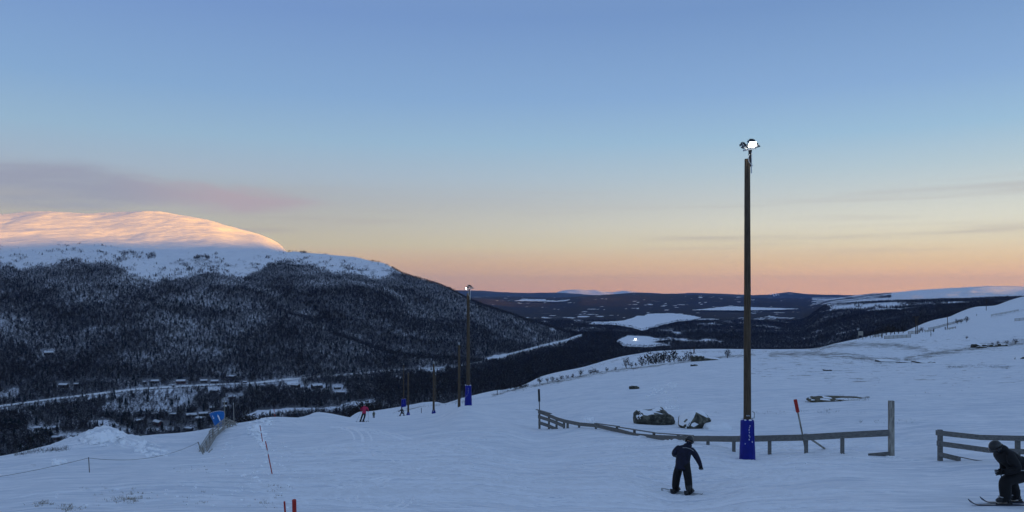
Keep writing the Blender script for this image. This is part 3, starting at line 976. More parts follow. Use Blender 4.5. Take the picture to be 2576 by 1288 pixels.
far_ridge('distant_hill', [(900, 740), (1050, 734), (1150, 730), (1215, 731), (1280, 736), (1330, 737), (1400, 736), (1450, 739), (1500, 742), (1560, 743), (1640, 746)], 17000, 3000, -130, M_FARHILL, 40, 1)
far_ridge('distant_hill', [(1100, 752), (1180, 746), (1250, 745), (1330, 752), (1420, 757)], 11500, 900, -130, M_FARHILL, 15, 2)
far_ridge('distant_hill', [(1480, 748), (1540, 740), (1600, 735.5), (1640, 736.5), (1680, 740), (1740, 736.5), (1830, 739), (1900, 743), (1950, 740), (1975, 735.5), (1985, 734), (1998, 736), (2030, 740), (2100, 742), (2200, 744), (2300, 742), (2420, 744), (2600, 744)], 15000, 1900, -130, M_FARHILL, 30, 3)
far_ridge('distant_snow_mountain', [(1370, 745), (1395, 737), (1420, 730), (1450, 728.5), (1480, 730), (1500, 729.5), (1520, 734), (1545, 736), (1565, 731), (1585, 732), (1610, 736), (1640, 740), (1660, 746)], 30000, 4000, -130, M_FARSNOW, 60, 4)
far_ridge('distant_hill', [(-700, 700), (0, 730), (700, 738), (1000, 742), (1300, 743.5), (1700, 744), (2000, 744.5), (2600, 743), (3300, 735)], 32500, 2500, -130, M_FARHILL, 8, 5)
# unseen ridge added far to the right to keep the sun off the far hills
def side_shade_ridge(ax, ay, bx, by, top, half, seed):
    u, v = np.meshgrid(np.linspace(0, 1, 60), np.linspace(-1, 1, 15), indexing='ij')
    L = math.hypot(bx - ax, by - ay)
    nx, ny = -(by - ay) / L, (bx - ax) / L
    x, y = ax + (bx - ax) * u + nx * half * v, ay + (by - ay) * u + ny * half * v
    z = -140 + ((top + 140) * np.minimum(1, 6 * u) * np.minimum(1, 6 * (1 - u)) + 35 * fbm(u * 7 + seed, u * 0, 3)) * (1 - np.abs(v)**1.6) + 14 * fbm(u * 30, v * 4 + seed, 3) * (1 - np.abs(v))
    mb = MB()
    mb.add(list(zip(x.ravel().tolist(), y.ravel().tolist(), z.ravel().tolist())), [(k * 15 + j, k * 15 + j + 1, (k + 1) * 15 + j + 1, (k + 1) * 15 + j) for k in range(59) for j in range(14)])
    tag(mb.build('unseen_shade_ridge', M_FARSNOW, smooth=True), kind='structure')


side_shade_ridge(8600, 2200, 15800, 14200, 600, 1600, 5)
# cleared ski runs on the far hill
for run in ([(1942, 739), (1946, 744), (1948, 751), (1950, 757)], [(1950, 738.5), (1952, 745), (1953, 751), (1956, 757)], [(1955, 740), (1962, 746), (1968, 748), (1975, 746), (1974, 752), (1963, 755), (1955, 758)], [(1935, 743), (1945, 740), (1956, 741)]):
    mb = MB()
    vs = []
    for i, (x, y) in enumerate(run):
        t = min(max((y - 737) / 21, 0), 1)
        D = 14930 - 1500 * t
        for s in (-1.3, 1.3):
            vs.append(((x + s - XC) / F * D, D - 25, (YH - y) / F * D + 3))
    mb.add(vs, [(2 * i, 2 * i + 1, 2 * i + 3, 2 * i + 2) for i in range(len(run) - 1)])
    tag(mb.build('distant_ski_run', M_FARSNOW), kind='structure')

#@@TREES
# ------------------------------------------------------------------ trees


def rv(a, b):
    return random.uniform(a, b)


def birch_mesh(name, seed, n_br=18, n_tw=30, trunk_r=.013, frost=.25, spread=.26, stems=1):
    """bare fell birch of unit height: stems, rising branches and clumps of fine twigs"""
    random.seed(seed)
    t, c = MB(), MB()
    for s in range(stems):
        lean = Vector((rv(-.1, .1), rv(-.1, .1), 0)) * (1.8 if stems > 1 else 1)
        o = Vector((rv(-.05, .05), rv(-.05, .05), -.06)) * (1 if stems > 1 else .3)
        hgt = 1 if s == 0 else rv(.65, .95)
        pts = [o, o + lean * .4 + Vector((rv(-.03, .03), rv(-.03, .03), .40 * hgt)), o + lean + Vector((rv(-.04, .04), rv(-.04, .04), .95 * hgt))]
        t.tube(pts, [trunk_r, trunk_r * .7, trunk_r * .2], 4, caps=False)
        for b in range(n_br // stems):
            k = rv(.22, .95)
            p = pts[0].lerp(pts[1], k / .45) if k < .45 else pts[1].lerp(pts[2], (k - .45) / .55)
            a = rv(0, 6.283)
            L = rv(.16, .34) * (1.15 - .65 * k) * spread / .26
            d = Vector((math.cos(a), math.sin(a), rv(.5, 1.3))).normalized()
            q = p + d * L
            w = Vector((-math.sin(a), math.cos(a), rv(-.5, .5))).normalized() * .009
            c.add([p - w, p + w, q], [(0, 1, 2)], 0)
            for j in range(max(1, int(n_tw / n_br))):
                r = p.lerp(q, rv(.35, 1.0))
                e = (d + Vector((rv(-.9, .9), rv(-.9, .9), rv(-.3, .9)))).normalized() * rv(.09, .19)
                w2 = e.cross(Vector((rv(-1, 1), rv(-1, 1), rv(-1, 1)))).normalized() * rv(.012, .034)
                c.add([r - w2 * .4, r + e * .55 + w2, r + e, r + e * .5 - w2], [(0, 1, 2, 3)], 1 if random.random() < frost else 0)
    return t, c


def spruce_mesh(name, seed):
    random.seed(seed)
    t, c = MB(), MB()
    t.tube([(0, 0, -.05), (0, 0, .3), (0, 0, .97)], [.018, .014, .004], 5, caps=False)
    n = 9
    for i in range(n):
        z = .10 + .84 * i / n
        R = .20 * (1 - z)**.8 + .012
        m = 9
        off = rv(0, 6)
        for j in range(m):
            a = off + 6.283 * j / m + rv(-.15, .15)
            r = R * rv(.65, 1.2)
            top = Vector((0, 0, z + .11))
            e1 = Vector((math.cos(a - .36) * r * .8, math.sin(a - .36) * r * .8, z - rv(.0, .03)))
            e2 = Vector((math.cos(a) * r * 1.15, math.sin(a) * r * 1.15, z - rv(.02, .06)))
            e3 = Vector((math.cos(a + .36) * r * .8, math.sin(a + .36) * r * .8, z - rv(.0, .03)))
            c.add([top, e1, e2, e3], [(0, 1, 2), (0, 2, 3)], 1 if random.random() < .08 else 0)
    return t, c


def joined(name, t, c, mt, mc, mfrost):
    mb = MB()
    mb.add(t.v, t.f, 0)
    k = len(mb.v)
    mb.v += c.v
    mb.f += [tuple(i + k for i in f) for f in c.f]
    mb.m += [1 + m for m in c.m]
    me = mb.mesh(name)
    for m in (mt, mc, mfrost):
        me.materials.append(m)
    return me


BIRCH = [joined('birch_tree', *birch_mesh('b', 100 + i, 16, 34, .012, .30, .27 + .03 * (i % 3), 1 + (i % 3 == 2)), M_BARK, M_TWIG, M_FROST) for i in range(5)]
DARKB = [joined('dense_birch', *birch_mesh('b', 200 + i, 22, 66, .015, .08, .33, 1), M_BARK, M_TWIG, M_FROST) for i in range(3)]
SPRUCE = [joined('spruce_tree', *spruce_mesh('s', 300 + i), M_BARK, M_SPRUCE, M_FROST) for i in range(3)]

# crest of the ski slope as seen from the slope, used to leave out trees it hides
_xs = np.arange(-140, 2720, 8.0)
_D = np.geomspace(20, 1150, 260)
_XX = (_xs[:, None] - XC) / F * _D[None, :]
_ZZ = GF(_XX.ravel(), np.tile(_D, len(_xs))).reshape(_XX.shape)
_ZZ = np.where((_D[None, :] > 420) & (_xs[:, None] < 2300), -400, _ZZ)
CREST_Y = (YH - _ZZ / _D * F).min(1)


def scatter(n, d0, d1):
    u = RNG.random(n)
    D = np.sqrt(d0**2 + u * (d1**2 - d0**2))
    x = RNG.uniform(-130, 2710, n)
    X = (x - XC) / F * D
    Z = V(X, D)
    px, py = project(X, D, Z)
    return X, D, Z, px, py


def area(d0, d1):
    return (2840 / F) * (d1**2 - d0**2) / 2


pts = []
for d0, d1, sp in ((570, 1250, 3.2), (1250, 1800, 3.1), (1800, 2500, 4.2), (2500, 3600, 7.5)):
    X, Y, Z, px, py = scatter(int(area(d0, d1) / sp**2), d0, d1)
    dn = forest_density(X, Y, px, py)
    hid = py - 8 * F / Y > np.interp(px, _xs, CREST_Y) + 14
    back = (px < 1150) & (Y > 2480)
    back |= (px < 700) & (Y > 2300)
    keep = (RNG.random(len(X)) < dn) & ~hid & ~back
    pts.append(np.stack([X, Y, Z, px, py, dn], -1)[keep])
# the wood on the far side of the crest to the right
pts = np.concatenate(pts)
houses_px = [(122, 889, 22), (160, 971, 25), (192, 968, 11), (364, 962, 12), (390, 960, 20), (455, 961, 24), (435, 971, 12), (513, 959, 18), (540, 960, 20), (584, 948, 20),
             (616, 962, 11), (539, 984, 22), (584, 1000, 18), (606, 999, 10), (569, 1025, 20), (566, 1014, 12), (533, 1028, 12), (435, 1045, 16), (481, 1047, 27), (512, 1043, 24),
             (503, 1055, 22), (350, 1061, 18), (397, 1067, 36), (95, 1080, 20), (115, 1083, 25), (140, 1079, 16), (142, 1104, 22), (192, 1099, 27), (476, 1081, 20),
             (743, 972, 28), (797, 974, 30), (849, 976, 19), (857, 989, 24)]
ok = np.ones(len(pts), bool)
for hx, hy, hw in houses_px:
    ok &= ~((np.abs(pts[:, 3] - hx) < hw * .75) & (pts[:, 4] > hy - 6) & (pts[:, 4] < hy + 9))
pts = pts[ok]
order = np.argsort(pts[:, 1])
pts = pts[order]
kind = RNG.random(len(pts))
isd = (pts[:, 5] > 1.15) & (kind < .85) | (kind < .40)
iss = (~isd) & (kind > .965)
size = RNG.uniform(3.6, 7.4, len(pts)) * np.where(pts[:, 2] > 10, .72, 1.0) * np.where(iss, 1.35, 1.0) * np.where(pts[:, 1] > 2300, 1.25, 1.0)
print('TREES', len(pts), 'dense', int(isd.sum()), 'spruce', int(iss.sum()))

vis = (pts[:, 4] < np.interp(pts[:, 3], _xs, CREST_Y) + 1) & (pts[:, 3] > 5) & (pts[:, 3] < 2570)
single = np.zeros(len(pts), bool)
near_ids = np.where(vis & ~iss & ~isd)[0][:175]
single[near_ids] = True
spr_ids = np.where(vis & iss)[0][:70]
single[spr_ids] = True
den_ids = np.where(vis & isd)[0][:100]
single[den_ids] = True


def plant(ids, meshes, name, label, cat, group):
    for i in ids:
        o = bpy.data.objects.new(name, meshes[int(i) % len(meshes)])
        COL.objects.link(o)
        o.location = pts[i, :3]
        s = size[i]
        o.scale = (s * 1.15, s * 1.15, s)
        o.rotation_euler = (0, 0, float(kind[i] * 77))
        tag(o, label, cat, group)


plant(near_ids, BIRCH, 'birch_tree', 'thin bare birch standing in the snowy wood on the valley floor below the slope', 'tree', 'bare birches of the valley wood')
plant(den_ids, DARKB, 'birch_tree', 'dark bushy birch with a dense crown of twigs in the valley wood', 'tree', 'dense dark birches of the valley wood')
plant(spr_ids, SPRUCE, 'spruce_tree', 'dark pointed spruce rising among bare birches in the valley', 'tree', 'spruces among the birches')


SCATTERS = []


def gn_scatter(name, P, S, meshes, group_label):
    protos = bpy.data.collections.new(name + '_kinds')
    for me in meshes:
        protos.objects.link(bpy.data.objects.new(me.name + '_kind', me))
    me = bpy.data.meshes.new(name)
    me.vertices.add(len(P))
    me.vertices.foreach_set('co', P.astype(np.float32).ravel())
    a = me.attributes.new('size', 'FLOAT_VECTOR', 'POINT')
    a.data.foreach_set('vector', np.stack([S * 1.15, S * 1.15, S], -1).astype(np.float32).ravel())
    a = me.attributes.new('turn', 'FLOAT_VECTOR', 'POINT')
    rz = RNG.uniform(0, 6.283, len(P))
    a.data.foreach_set('vector', np.stack([RNG.normal(0, .05, len(P)), RNG.normal(0, .05, len(P)), rz], -1).astype(np.float32).ravel())
    o = link(name, me)
    ng = bpy.data.node_groups.new(name, 'GeometryNodeTree')
    ng.interface.new_socket('Geometry', in_out='INPUT', socket_type='NodeSocketGeometry')
    ng.interface.new_socket('Geometry', in_out='OUTPUT', socket_type='NodeSocketGeometry')
    gi, go = ng.nodes.new('NodeGroupInput'), ng.nodes.new('NodeGroupOutput')
    ip = ng.nodes.new('GeometryNodeInstanceOnPoints')
    ci = ng.nodes.new('GeometryNodeCollectionInfo')
    ci.inputs['Collection'].default_value = protos
    ci.inputs['Separate Children'].default_value = True
    ci.inputs['Reset Children'].default_value = True
    na = ng.nodes.new('GeometryNodeInputNamedAttribute')
    na.data_type = 'FLOAT_VECTOR'
    na.inputs['Name'].default_value = 'size'
    nr = ng.nodes.new('GeometryNodeInputNamedAttribute')
    nr.data_type = 'FLOAT_VECTOR'
    nr.inputs['Name'].default_value = 'turn'
    ng.links.new(gi.outputs[0], ip.inputs['Points'])
    ng.links.new(ci.outputs[0], ip.inputs['Instance'])
    ip.inputs['Pick Instance'].default_value = True
    ng.links.new(na.outputs['Attribute'], ip.inputs['Scale'])
    ng.links.new(nr.outputs['Attribute'], ip.inputs['Rotation'])
    ng.links.new(ip.outputs[0], go.inputs[0])
    md = o.modifiers.new('scatter', 'NODES')
    md.node_group = ng
    md.show_viewport = False
    SCATTERS.append(md)
    return tag(o, kind='stuff')


r = ~single
for nm, sel, ms in (('birch_forest', r & ~isd & ~iss, BIRCH), ('dense_birch_forest', r & isd, DARKB), ('spruce_forest', r & iss, SPRUCE)):
    gn_scatter(nm, pts[sel][:, :3], size[sel], ms, nm)
#@@TREES_END
#@@OBJECTS
# ------------------------------------------------------------------ things on the slope


def at(x, y, D):
    return Vector(((x - XC) / F * D, D, (YH - y) / F * D))


def gx(x, D):
    X = (x - XC) / F * D
    return Vector((X, D, G.z(X, D)))


def ellipsoid(mb, c, r, R=None, n=12, k=8, z0=-1.0, mi=0, noise=0.0):
    c = Vector(c)
    vs, fs = [], []
    for i in range(k + 1):
        t = math.asin(max(-1, min(1, z0))) + (math.pi / 2 - math.asin(max(-1, min(1, z0)))) * i / k
        for j in range(n):
            a = 2 * math.pi * j / n
            p = Vector((math.cos(t) * math.cos(a) * r[0], math.cos(t) * math.sin(a) * r[1], math.sin(t) * r[2])) * (1 + noise * rv(-1, 1))
            vs.append(c + (R @ p if R else p))
    for i in range(k):
        for j in range(n):
            q = (j + 1) % n
            fs.append((i * n + j, i * n + q, (i + 1) * n + q, (i + 1) * n + j))
    fs.append(tuple(range(n))[::-1])
    mb.add(vs, fs, mi)


# -- floodlight poles


def floodlight(parent, c, yaw, pitch, lit, s=1.0):
    """one lamp head: tapered ribbed housing, glass, and a U bracket"""
    R = Matrix.Rotation(yaw, 3, 'Z') @ Matrix.Rotation(pitch, 3, 'X')
    h = MB()
    h.box((0, 0, 0), (.36 * s, .30 * s, .09 * s), taper=.78)
    h.box((0, 0, .062 * s), (.20 * s, .16 * s, .04 * s), taper=.8)
    for i in range(5):
        h.box(((i - 2) * .05 * s, 0, .09 * s), (.012 * s, .15 * s, .03 * s))
    h.box((0, .165 * s, -.02 * s), (.38 * s, .05 * s, .06 * s))
    o = h.build('lamp_head', M_BLACKMETAL, parent)
    bevel_mesh(o.data, .008)
    o.location = c
    o.rotation_euler = R.to_euler()
    g = MB()
    g.box((0, -.01 * s, -.050 * s), (.31 * s, .25 * s, .012 * s))
    g.build('lens', M_LENS if lit else M_LENSOFF, o)
    b = MB()
    for sx in (-1, 1):
        b.box((sx * .205 * s, 0, -.03 * s), (.015 * s, .04 * s, .22 * s))
    b.box((0, 0, -.14 * s), (.41 * s, .04 * s, .015 * s))
    b.build('bracket', M_STEEL, o)
    return o


def lamp_pole(x, ytop, D, r0, r1, label, pad=None, heads=(), lean=0.0, conduit=False):
    base = gx(x, D)
    top = (YH - ytop) / F * D
    t = thing('floodlight_pole', label, 'light pole', base, 0, 'wooden poles along the ski run')
    H = top - base.z
    m = MB()
    k = 9
    m.tube([(lean * i / k, 0, -.6 + (H + .6) * i / k) for i in range(k + 1)], [r0 + (r1 - r0) * i / k for i in range(k + 1)], 14, wob=.05)
    m.build('pole', M_POLE, t, smooth=True)
    if pad:
        ph, pr0, pr1 = pad
        p = MB()
        zs = [-.5, 0, ph * .3, ph * .6, ph * .93, ph * .985, ph]
        rs = [pr0 * 1.03, pr0, pr0 * .95, pr1 * 1.02, pr1, pr1 * .95, pr1 * .80]
        p.tube([(0, 0, z) for z in zs], rs, 22, wob=.015)
        po = p.build('pad', M_PAD, t, smooth=True)
        s = MB()
        random.seed(int(x))
        for i in range(9):
            a = rv(0, 6.28)
            ellipsoid(s, (math.cos(a) * pr1 * .88, math.sin(a) * pr1 * .88, ph), (rv(.04, .09), rv(.03, .05), rv(.018, .035)), n=7, k=3, noise=.15)
        for i in range(9):
            a = -math.pi / 2 + rv(-.12, .12) + (.0 if i < 7 else rv(-.8, .5))
            z = ph * (.88 - .055 * i - rv(0, .03))
            rr_ = pr1 + (pr0 - pr1) * (1 - z / ph) * .5 + .012
            ellipsoid(s, (math.cos(a) * rr_, math.sin(a) * rr_, z), (.013, .010, rv(.012, .035)), n=6, k=3, noise=.2)
        s.build('snow_on_pad', M_SNOWCAP, po)
        st = MB()
        st.box((pr1 * .72, -pr1 * .75, ph * .5), (.03, .03, ph * .9))
        st.build('strap', M_PAD, po)
    if heads:
        zt = H
        b = MB()
        b.box((.09, -.02, zt + .02), (.08, .10, .62))
        b.box((.09, -.05, zt + .31), (.12, .06, .10))
        b.build('mast', M_BLACKMETAL, t)
        c = MB()
        c.box((.07, -.06, zt + .36), (.50, .06, .06), Matrix.Rotation(-.19, 3, 'Y'))
        c.build('crossbar', M_STEEL, t)
        for (dx, dy, dz, yaw, pitch, lit, s) in heads:
            floodlight(t, (.06 + dx * .72, dy * .8, zt + .36 + (dz - .36) * .8), yaw, pitch, lit, s * .78)
        cb = MB()
        cb.tube([(.06, -.10, zt + .16), (.0, -.14, zt + .05), (.01, -.16, zt - .12), (.09, -.15, zt - .22), (.20, -.10, zt - .28)], .012, 6)
        cb.build('cable', M_CONDUIT, t)
    elif r1 < .12:
        b = MB()
        b.box((0, -.02, H + .10), (r1 * 1.1, .05, .26))
        b.box((0, -.05, H + .22), (.22, .10, .08))
        b.build('cap_fitting', M_STEEL, t)
    if conduit:
        b = MB()
        b.tube([(r1 + .035, -.05, H + .25), (r1 + .035, -.05, H - .55)], .025, 8)
        b.build('conduit', M_CONDUIT, t)
        bt = MB()
        for dx in (-.06, .01):
            bt.tube([(dx, -r0 - .03, 1.72), (dx, -r0 + .01, 1.72)], .028, 8)
        bt.build('bolt_heads', M_STEEL, t)
        lp = MB()
        lp.tube([(r0 - .01, -.05, 1.60), (r0 + .09, -.05, 1.62), (r0 + .10, -.05, 1.82), (r0 + .02, -.05, 1.86)], .012, 6)
        lp.build('cable_loop', M_ROPE, t)
    return t


H1 = [(-.24, -.12, .50, .95, -.35, False, .9), (-.30, .10, .64, 1.25, -.30, False, .85), (.14, -.08, .60, .12, -.80, True, 1.02), (.20, .20, .82, .1, -.10, False, .85), (.40, .05, .58, -1.2, -.45, False, .8)]
lamp_pole(1880, 400, 30, .155, .105, 'tall wooden floodlight pole with lit lamps beside the curved fence', (1.56, .30, .255), H1, conduit=True)
H2 = [(-.22, -.05, .52, 1.1, -.35, False, 1.1), (-.34, -.16, .48, 1.0, -1.2, True, .62), (.05, .12, .72, .1, -.2, False, 1.1), (.30, .0, .55, -1.1, -.5, False, 1.0)]
lamp_pole(1178, 738, 68, .175, .125, 'wooden floodlight pole with blue pad, black lamps and no fence near it', (1.74, .32, .27), H2, conduit=True)
lamp_pole(1155, 868, 80, .15, .11, 'bare wooden pole just left of the padded floodlight pole')
lamp_pole(1091, 915, 105, .15, .11, 'bare wooden pole with a low blue foot pad halfway down the run', (.45, .28, .22))
lamp_pole(1027, 937, 124, .16, .12, 'bare wooden pole standing next to the kneeling snowboarder', (.5, .30, .22))
lamp_pole(1015.5, 918, 187, .16, .11, 'far slender pole with a tall blue pad behind the crest', (1.9, .62, .55))
lamp_pole(1096, 943, 190, .13, .10, 'far thin pole half hidden behind the pole with the blue foot')

# -- fences


def board_between(name, p0, p1, h, th, parent, base, m=None, jitter=0.0):
    """a plank whose top edge runs from p0 to p1"""
    d = p1 - p0
    n = Vector((-d.y, d.x, 0)).normalized() * th / 2
    e = d.normalized() * .003
    a, b = p0 + e - base, p1 - e - base
    z = Vector((0, 0, -h))
    vs = [a - n, a + n, b + n, b - n, a - n + z, a + n + z, b + n + z, b - n + z]
    mb = MB()
    mb.add(vs, [(0, 1, 2, 3), (7, 6, 5, 4), (0, 4, 5, 1), (1, 5, 6, 2), (2, 6, 7, 3), (3, 7, 4, 0)])
    return mb.build(name, m or M_BOARD, parent)


def fence_post(name, p, ztop, zbot, w, parent, base, m=None, tilt=(0, 0)):
    mb = MB()
    h = ztop - zbot
    mb.box((0, 0, h / 2), (w, w * .8, h))
    o = mb.build(name, m or M_BOARD, parent, loc=Vector((p.x, p.y, zbot)) - base)
    o.rotation_euler = (tilt[0], tilt[1], rv(-.15, .15))
    return o


FD = lambda x: float(np.interp(x, [1353, 1420, 1498, 1553, 1599, 1645, 1706, 1782, 1865, 2018, 2237], [50, 47, 44, 42, 40, 38.2, 36, 33.8, 32, 30.6, 30]))
base = gx(1710, 36)
fence = thing('plank_fence', 'long grey plank fence curving from the left down behind the tall floodlight pole', 'fence', base)
TOP = [(1354, 1031), (1383, 1042), (1401, 1049.5), (1420, 1055), (1457, 1062.5), (1498, 1066), (1553, 1077.5), (1599, 1090), (1645, 1094), (1706, 1096), (1782, 1096.5), (1838, 1097), (1898, 1096), (1936, 1095), (2018, 1093), (2120, 1087), (2236, 1081)]
for a, b in zip(TOP[:-1], TOP[1:]):
    hh = .20 if a[0] < 1500 else .24
    board_between('rail', at(a[0], a[1], FD(a[0]) - .10), at(b[0], b[1], FD(b[0]) - .10), hh, .05, fence, base)
CAPL = [(1350, 1029.5), (1386, 1040)], [(1498, 1064), (1556, 1072)], [(1553, 1073), (1645, 1087.5)], [(1645, 1088), (1742, 1095)]
for a, b in CAPL:
    board_between('cap_board', at(a[0], a[1], FD(a[0])), at(b[0], b[1], FD(b[0])), .035, .17, fence, base)
for ln in ([(1354, 1044), (1386, 1054), (1420, 1068)], [(1355, 1059), (1380, 1067), (1403, 1077)], [(1427, 1077), (1461, 1080), (1498, 1085), (1538, 1090.5)], [(2184, 1141), (2237, 1136)]):
    for a, b in zip(ln[:-1], ln[1:]):
        board_between('rail', at(a[0], a[1], FD(a[0]) - .10), at(b[0], b[1], FD(b[0]) - .10), .20 if a[0] < 2000 else .24, .05, fence, base)
for x, y in ((1357, 1032), (1381, 1042), (1400, 1049), (1419, 1055), (1428, 1062), (1457, 1067), (1499, 1066), (1552, 1072), (1596, 1080), (1645, 1087), (1706, 1094), (1781, 1096), (1846, 1098), (1936, 1095), (2028, 1091), (2119, 1087)):
    D = FD(x)
    p = at(x, y, D)
    gz = min(G.z(p.x, p.y), p.z - .5)
    fence_post('post', p, p.z - .01, gz - .6, .125 if x < 1900 else .12, fence, base)
p = at(2242, 1008, 30)
fence_post('tall_end_post', p, p.z, G.z(p.x, p.y) - .7, .185, fence, base, M_GREYWOOD)
b = MB()
a0, a1 = at(2030, 1098, 30.7) - base, gx(2076, 32.3) + Vector((0, 0, .0)) - base
b.tube([a0, a1 + (a1 - a0) * .2], .055, 4)
b.build('brace', M_GREYWOOD, fence)

base = gx(2366, 28)
fence2 = thing('plank_fence', 'short three-plank fence at the picture edge behind the crouching skier', 'fence', base)
D2 = lambda x: float(np.interp(x, [2353, 2576, 2800], [28, 27, 26]))
for ln in ([(2353.5, 1082), (2467, 1094), (2576, 1096.5), (2700, 1096)], [(2356, 1108.5), (2485, 1126), (2576, 1130), (2700, 1131)], [(2360, 1136), (2417, 1149.5)]):
    for a, b_ in zip(ln[:-1], ln[1:]):
        board_between('rail', at(a[0], a[1], D2(a[0]) - .09), at(b_[0], b_[1], D2(b_[0]) - .09), .175, .045, fence2, base)
for x, y in ((2365, 1081), (2560, 1097), (2700, 1096)):
    p = at(x, y, D2(x))
    fence_post('post', p, p.z, G.z(p.x, p.y) - .6, .14, fence2, base)
rp_ = MB()
rp_.tube([at(2416, 1150, 27.6) - base, at(2450, 1157, 27.5) - base, at(2490, 1162, 27.3) - base, at(2540, 1166, 27.1) - base], .018, 6)
rp_.build('cable', M_ROPE, fence2)

# -- stakes and piste markers


def stake(name, label, cat, p0, p1, r, bands, group=None, bury=.35):
    """a thin pole from p0 (ground) to p1 (tip); bands = [(from, to, material), ...] as shares of its length"""
    t = thing(name, label, cat, p0, 0, group)
    d = p1 - p0
    for i, (a, b_, m) in enumerate(bands):
        mb = MB()
        aa = a - (bury / d.length if i == 0 else 0)
        rr_ = r[i] if isinstance(r, (list, tuple)) else r
        mb.tube([d * aa, d * b_], rr_, 8)
        mb.build('shaft' if i == 0 else ('band' if m is not bands[0][2] else 'upper_shaft'), m, t)
    return t


MG = 'red and white piste markers on the left edge'
stake('piste_marker', 'long red piste marker leaning left, with a white band, nearest of the slender ones', 'marker pole', gx(684.5, 26.8), at(668, 1110, 26.9), .018, [(0, .60, M_RED), (.60, .72, M_WHITEP), (.72, 1, M_RED)], MG)
stake('piste_marker', 'short thin dark red marker just behind the long leaning one', 'marker pole', gx(661, 45), at(654, 1070, 45), .022, [(0, .55, M_RED), (.55, .68, M_WHITEP), (.68, 1, M_RED)], MG)
stake('piste_marker', 'far red marker with a disc on the crest left of the pink skier', 'marker pole', gx(692, 74), at(689, 1029, 74), .03, [(0, .45, M_RED), (.45, .6, M_WHITEP), (.6, 1, M_RED)], MG)
stake('piste_marker', 'thick bright red tube marker cut by the bottom edge of the picture', 'marker pole', gx(745, 8.3), at(740, 1258, 8), .022, [(0, .97, M_RED), (.97, 1, M_RED)], MG)
stake('piste_marker', 'thin bright red stick leaning left beside the thick red tube', 'marker pole', gx(727, 9.3), at(715.5, 1262, 9), .011, [(0, .97, M_RED), (.97, 1, M_RED)], MG)
stake('piste_marker', 'tiny red and white marker by the low bushes on the left crest', 'marker pole', gx(712, 80), at(711, 1043, 80), .03, [(0, .5, M_RED), (.5, 1, M_WHITEP)], MG)
stake('marker_stake', 'grey stake with a red sleeve leaning left behind the plank fence', 'stake', gx(2028, 31.2), at(2000.5, 1005, 31.2), [.035, .072], [(0, .76, M_GREYWOOD), (.76, 1, M_RED)])
stake('marker_stake', 'thin upright stake with a dark sleeve at the left end of the plank fence', 'stake', gx(1359, 51), at(1355.5, 979, 51), [.03, .07], [(0, .68, M_BLACKMETAL), (.68, 1, M_BLACKMETAL)])
stake('rope_post', 'thin dark rope post standing alone on the smooth snow at far left', 'post', gx(225, 30), at(223, 1150, 30), .015, [(0, .95, M_POLE), (.95, 1, M_BLACKMETAL)])
stake('rope_post', 'leaning rope post beside the grey slatted snow fence', 'post', gx(511, 41), at(498, 1112, 41), .03, [(0, .95, M_GREYWOOD), (.95, 1, M_BLACKMETAL)])
for x, y, D, lb in ((1060, 1031, 130, 'small dark stub stake right of the foot-padded pole'), (1251, 985, 120, 'short dark stake on the crest right of the floodlight pole with black lamps'), (1285, 962, 190, 'dark stump post among the crest bushes')):
    p = gx(x, D)
    stake('marker_stake', lb, 'stake', p, p + Vector((0, 0, .9 if D < 180 else 2.0)), .05 if D < 180 else .12, [(0, .9, M_BLACKMETAL), (.9, 1, M_BLACKMETAL)])
stake('lance_pole', 'thin grey pole rising behind the blue funnel mat', 'pole', gx(566, 66), at(564, 1000, 66), .045, [(0, .9, M_GREYWOOD), (.9, 1, M_STEEL)])
stake('lance_pole', 'thin grey pole right of the slatted snow fence', 'pole', gx(589, 67), at(587, 1013, 67), .035, [(0, .9, M_GREYWOOD), (.9, 1, M_STEEL)])
rope = MB()
pa, pb, pc = at(-60, 1208, 30.5), at(223, 1152, 30), at(498, 1113, 41)
for a, b_, sag in ((pa, pb, .10), (pb, pc, .62)):
    rope.tube([a.lerp(b_, i / 24) - Vector((0, 0, sag * 4 * (i / 24) * (1 - i / 24) * .62)) for i in range(25)], .0085, 5)
tag(rope.build('barrier_rope', M_ROPE), 'thin rope sagging between the two rope posts on the left snow', 'rope')

# -- grey slatted snow fence and the blue mat behind it
base = gx(540, 50)
sf = thing('snow_fence', 'weathered grey slatted snow fence bent in a zigzag before the blue mat', 'snow fence', base)


